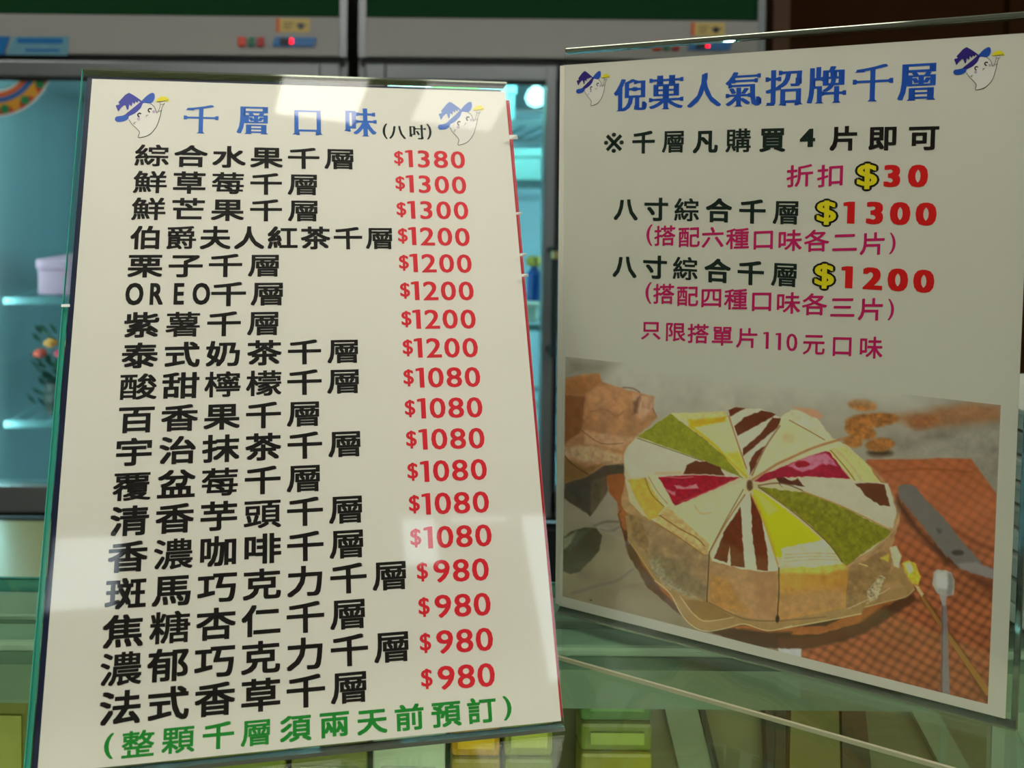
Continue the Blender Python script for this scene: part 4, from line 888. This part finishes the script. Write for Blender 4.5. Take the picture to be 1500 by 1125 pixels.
stroke_('A 1290,915 B 60,745 200,860 330,985 400,1085', 1.8, (110, 84, 30), al=.8)
poly('A 1400,850 B 0,558 140,560 300,550 470,578 690,590 745,775 718,875 400,730 165,640 0,600', (190, 185, 156), soft=1.5, nz=.03)
stroke_('B 150,640 400,735 710,888', 1.8, (176, 136, 80)); poly('B 483,592 560,588 665,596 700,735 640,728 560,680', (98, 48, 20), soft=1.3, nz=.12); poly('A 1395,855 1440,850 1500,880 B 120,560 165,612 60,600 0,590 A 1440,915', (88, 38, 20), soft=1.5, nz=.2)
stroke_('A 1290,905 1400,890 B 60,600 150,635', 2, (110, 76, 40), al=.8)
poly('B 330,365 420,365 560,470 640,585 500,578 450,560 310,392', (202, 194, 118), soft=1.6, nz=.12, nsc=6); stroke_('B 345,365 450,470 520,575', 3.0, (196, 176, 124)); stroke_('B 330,385 420,490 480,570', 1.6, (150, 106, 60))
poly('A 1262,880 1330,830 B 0,500 120,450 300,388 320,395 450,562 200,548 0,555 A 1300,885', (154, 10, 44), soft=1.2, nz=.2, nsc=5)
poly('B 60,480 180,425 300,400 340,440 370,480 280,470 210,505 150,520 100,500', (206, 110, 132), soft=2.5, nz=.25, nsc=5); ell('B', 150, 472, 48, 20, (150, 8, 30), soft=1.5); stroke_('B 400,500 440,545', 2, (210, 120, 120), al=.7)
poly('A 1430,480 1460,450 1500,440 B 60,195 110,130 250,190 325,310 420,350 0,468 A 1255,862 1300,760', (208, 198, 146), soft=1.6, nz=.08, nsc=10)
stroke_('A 1255,868 1400,775 B 60,440 230,365 420,308', 3.6, (170, 124, 76), soft=2); poly('B 75,130 120,130 250,190 320,300 290,315 180,250 60,195', (212, 202, 158), soft=2, nz=.15); stroke_('B 70,195 180,255 290,318', 1.6, (150, 118, 66)); poly('B 90,110 240,130 285,170 250,190 130,135', (196, 138, 98), soft=4, al=.8); ell('A', 1480, 610, 45, 40, (196, 168, 112), soft=8, al=.6)
poly('A 1103,430 1300,424 1430,478 1418,545 1240,815 1222,850 1185,700 1145,590', (202, 192, 162), soft=1.4, nz=.05)
for q in ('A 1103,432 1150,415 1210,418 1115,472', 'A 1138,535 1200,480 1310,436 1400,455 1380,475 1160,592', 'A 1380,478 1432,482 1410,545 1330,605 1195,722 1190,675 1300,585', 'A 1330,655 1290,740 1240,835 1232,760 1275,690'): poly(q, (100, 44, 20), soft=1.1, nz=.14, nsc=5)
stroke_('A 1105,470 1150,610 1215,800', 2.0, (160, 106, 50), al=.8); stroke_('A 1425,530 1330,670 1250,840', 2.2, (110, 70, 34), al=.7)
ell('A', 1236, 905, 18, 34, (96, 62, 32), soft=3, nz=.2); stroke_('A 1195,930 C 1080,190 985,375', 1.2, (110, 70, 30))
stroke_('C 982,378 976,500 966,690', 1.6, (70, 54, 30)); stroke_('C 1418,480 1418,640 1408,800', 1.7, (60, 42, 22)); ell('C', 1410, 800, 12, 22, (40, 28, 14), soft=2)
stroke_('B 775,700 740,860 600,1010 440,1110', 1.2, (196, 176, 130), al=.6)
poly('D 700,10 740,0 775,60 755,140 725,120', (204, 196, 150), soft=2.5, nz=.2); poly('D 640,75 700,50 690,100', (226, 180, 70), soft=3)
# spatula, spoon, fork
poly('B 745,660 900,900 990,970 1150,1123 1050,1100 800,820 740,720', (66, 34, 18), soft=8, al=.8); poly('D 1180,160 1355,215 1345,330 1200,190', (92, 46, 26), soft=12, al=.8)
poly('B 748,612 780,597 850,605 925,690 1040,810 1130,925 1290,1110 D 1358,148 1352,208 1250,180 1140,140 1060,60 B 1060,1060 960,930 850,790 760,680', (108, 102, 94), soft=1.5, nz=.05, sm=False)
poly('D 1130,110 1240,100 1356,150 1350,206 1150,145', (142, 134, 128), soft=4, al=.8); ell('B', 1125, 1027, 38, 18, (64, 56, 48), soft=3); ell('B', 1010, 890, 18, 10, (70, 62, 54), rot=40, soft=4, al=.7)
stroke_('D 905,320 1020,480 1180,720 1316,960', 7.5, (92, 52, 20), soft=4, al=.7, w2=11); stroke_('D 900,315 1010,480 1150,680 1318,920', 4, (146, 104, 44), w2=9)
poly('D 775,105 820,88 860,110 895,190 880,245 840,235 800,170', (226, 180, 50), soft=2, nz=.2, nsc=4); poly('D 790,110 830,100 850,150 820,180', (230, 222, 160), soft=3); poly('D 855,245 880,250 915,300 900,320', (200, 176, 120), soft=2)
stroke_('D 1040,330 1044,520 1050,925', 6, (122, 114, 112), w2=13); stroke_('D 1030,340 1030,520 1025,920', 1.2, (90, 74, 70), w2=3, al=.8)
poly('D 975,165 1000,147 1050,150 1090,165 1108,225 1100,300 1060,318 1000,300 968,240', (168, 168, 154), soft=1.8, nz=.08); poly('D 985,165 1050,155 1070,200 1060,270 1000,260', (196, 198, 184), soft=5, nz=.1); poly('D 1070,170 1092,170 1104,240 1085,310 1060,310', (120, 118, 110), soft=4, al=.8)
poly('D 1010,300 1062,305 1050,375 1030,375', (160, 156, 148), soft=2)
poly('D 0,642 145,645 142,700 0,672', (190, 190, 184), soft=2)
# the picture's upper edge melts into the paper
PB = np.array((176, 176, 156.))
fd = np.clip((V_-(522.2+(U_-828)*.1115)-2)/26, 0, 1); side = np.clip(1-np.minimum(np.clip((U_-880)/60, 0, 1), np.clip((1370-U_)/60, 0, 1)), 0, 1)
fd = np.maximum(fd, side)[:, None]; IMG[:] = IMG*fd+PB*(1-fd)
ALB = np.clip(lin(IMG)/lin(PB)*np.array(lin((226, 224, 208))), 0.004, .9)
me = bpy.data.meshes.new('cake_picture')
nv = len(P3); me.vertices.add(nv); me.vertices.foreach_set('co', P3.astype(np.float32).ravel())
i0 = (np.arange(NYP)[:, None]*(NXP+1)+np.arange(NXP)[None]).ravel()
quads = np.stack([i0, i0+NXP+1, i0+NXP+2, i0+1], 1).astype(np.int32); nq = len(quads)
me.loops.add(nq*4); me.loops.foreach_set('vertex_index', quads.ravel()); me.polygons.add(nq)
me.polygons.foreach_set('loop_start', (np.arange(nq)*4).astype(np.int32)); me.polygons.foreach_set('loop_total', np.full(nq, 4, np.int32))
me.update(calc_edges=True)
ca = me.color_attributes.new('print', 'FLOAT_COLOR', 'POINT'); ca.data.foreach_set('color', np.concatenate([ALB, np.ones((nv, 1))], 1).astype(np.float32).ravel())
me.materials.append(mat('printed_picture', (200, 200, 200), .5, vcol=True))
pic = bpy.data.objects.new('cake_picture', me); COL.objects.link(pic); pic.parent = rp_
pic['label'] = 'printed picture of a round cake cut in twelve different slices on an orange cloth'


# sign roots to their bases
tag(ls, 'white cake price list in a clear stand leaning back on the counter, left', 'sign')
tag(rs, 'cake offer sign with a large picture of a cut cake in a clear stand, right', 'sign')
rebase(ls, tuple(LS.P(LS.w/2, 0)*np.array([1, 1, 0]))); rebase(rs, tuple(RS.P(RS.w/2, 0)*np.array([1, 1, 0])))

# ================================================================== paper stack behind the right sign
sx0 = float(at(1484, 900, Y=.385)[0]); 
nst = 9; hst = .118
M_lid = [mat('lid_%d' % k, c, .5, noise=.05) for k, c in enumerate(((206, 208, 196), (170, 174, 158), (190, 194, 180)))]
bs = None
for k in range(nst):
    b = MB(); d = random.uniform(-.002, .002); hh = hst/nst
    b.box(0+d, .12+d, 0, .09, 0, hh*.86); b.box(-.002+d, .122+d, -.002, .092, hh*.62, hh*.9)
    o = b.build('box_lid', M_lid[k % 3], None, bevel=.001); o.location = (sx0+.006, .378, .0005+k*hh)
    tag(o, 'flat pale grey box beside the offer sign, %s of its stack' % ('topmost', 'second from the top', 'third from the top', 'fourth from the top', 'the middle one', 'fourth from the bottom', 'third from the bottom', 'second from the bottom', 'lowest')[nst-1-k], 'box', 'flat boxes stacked beside the offer sign')
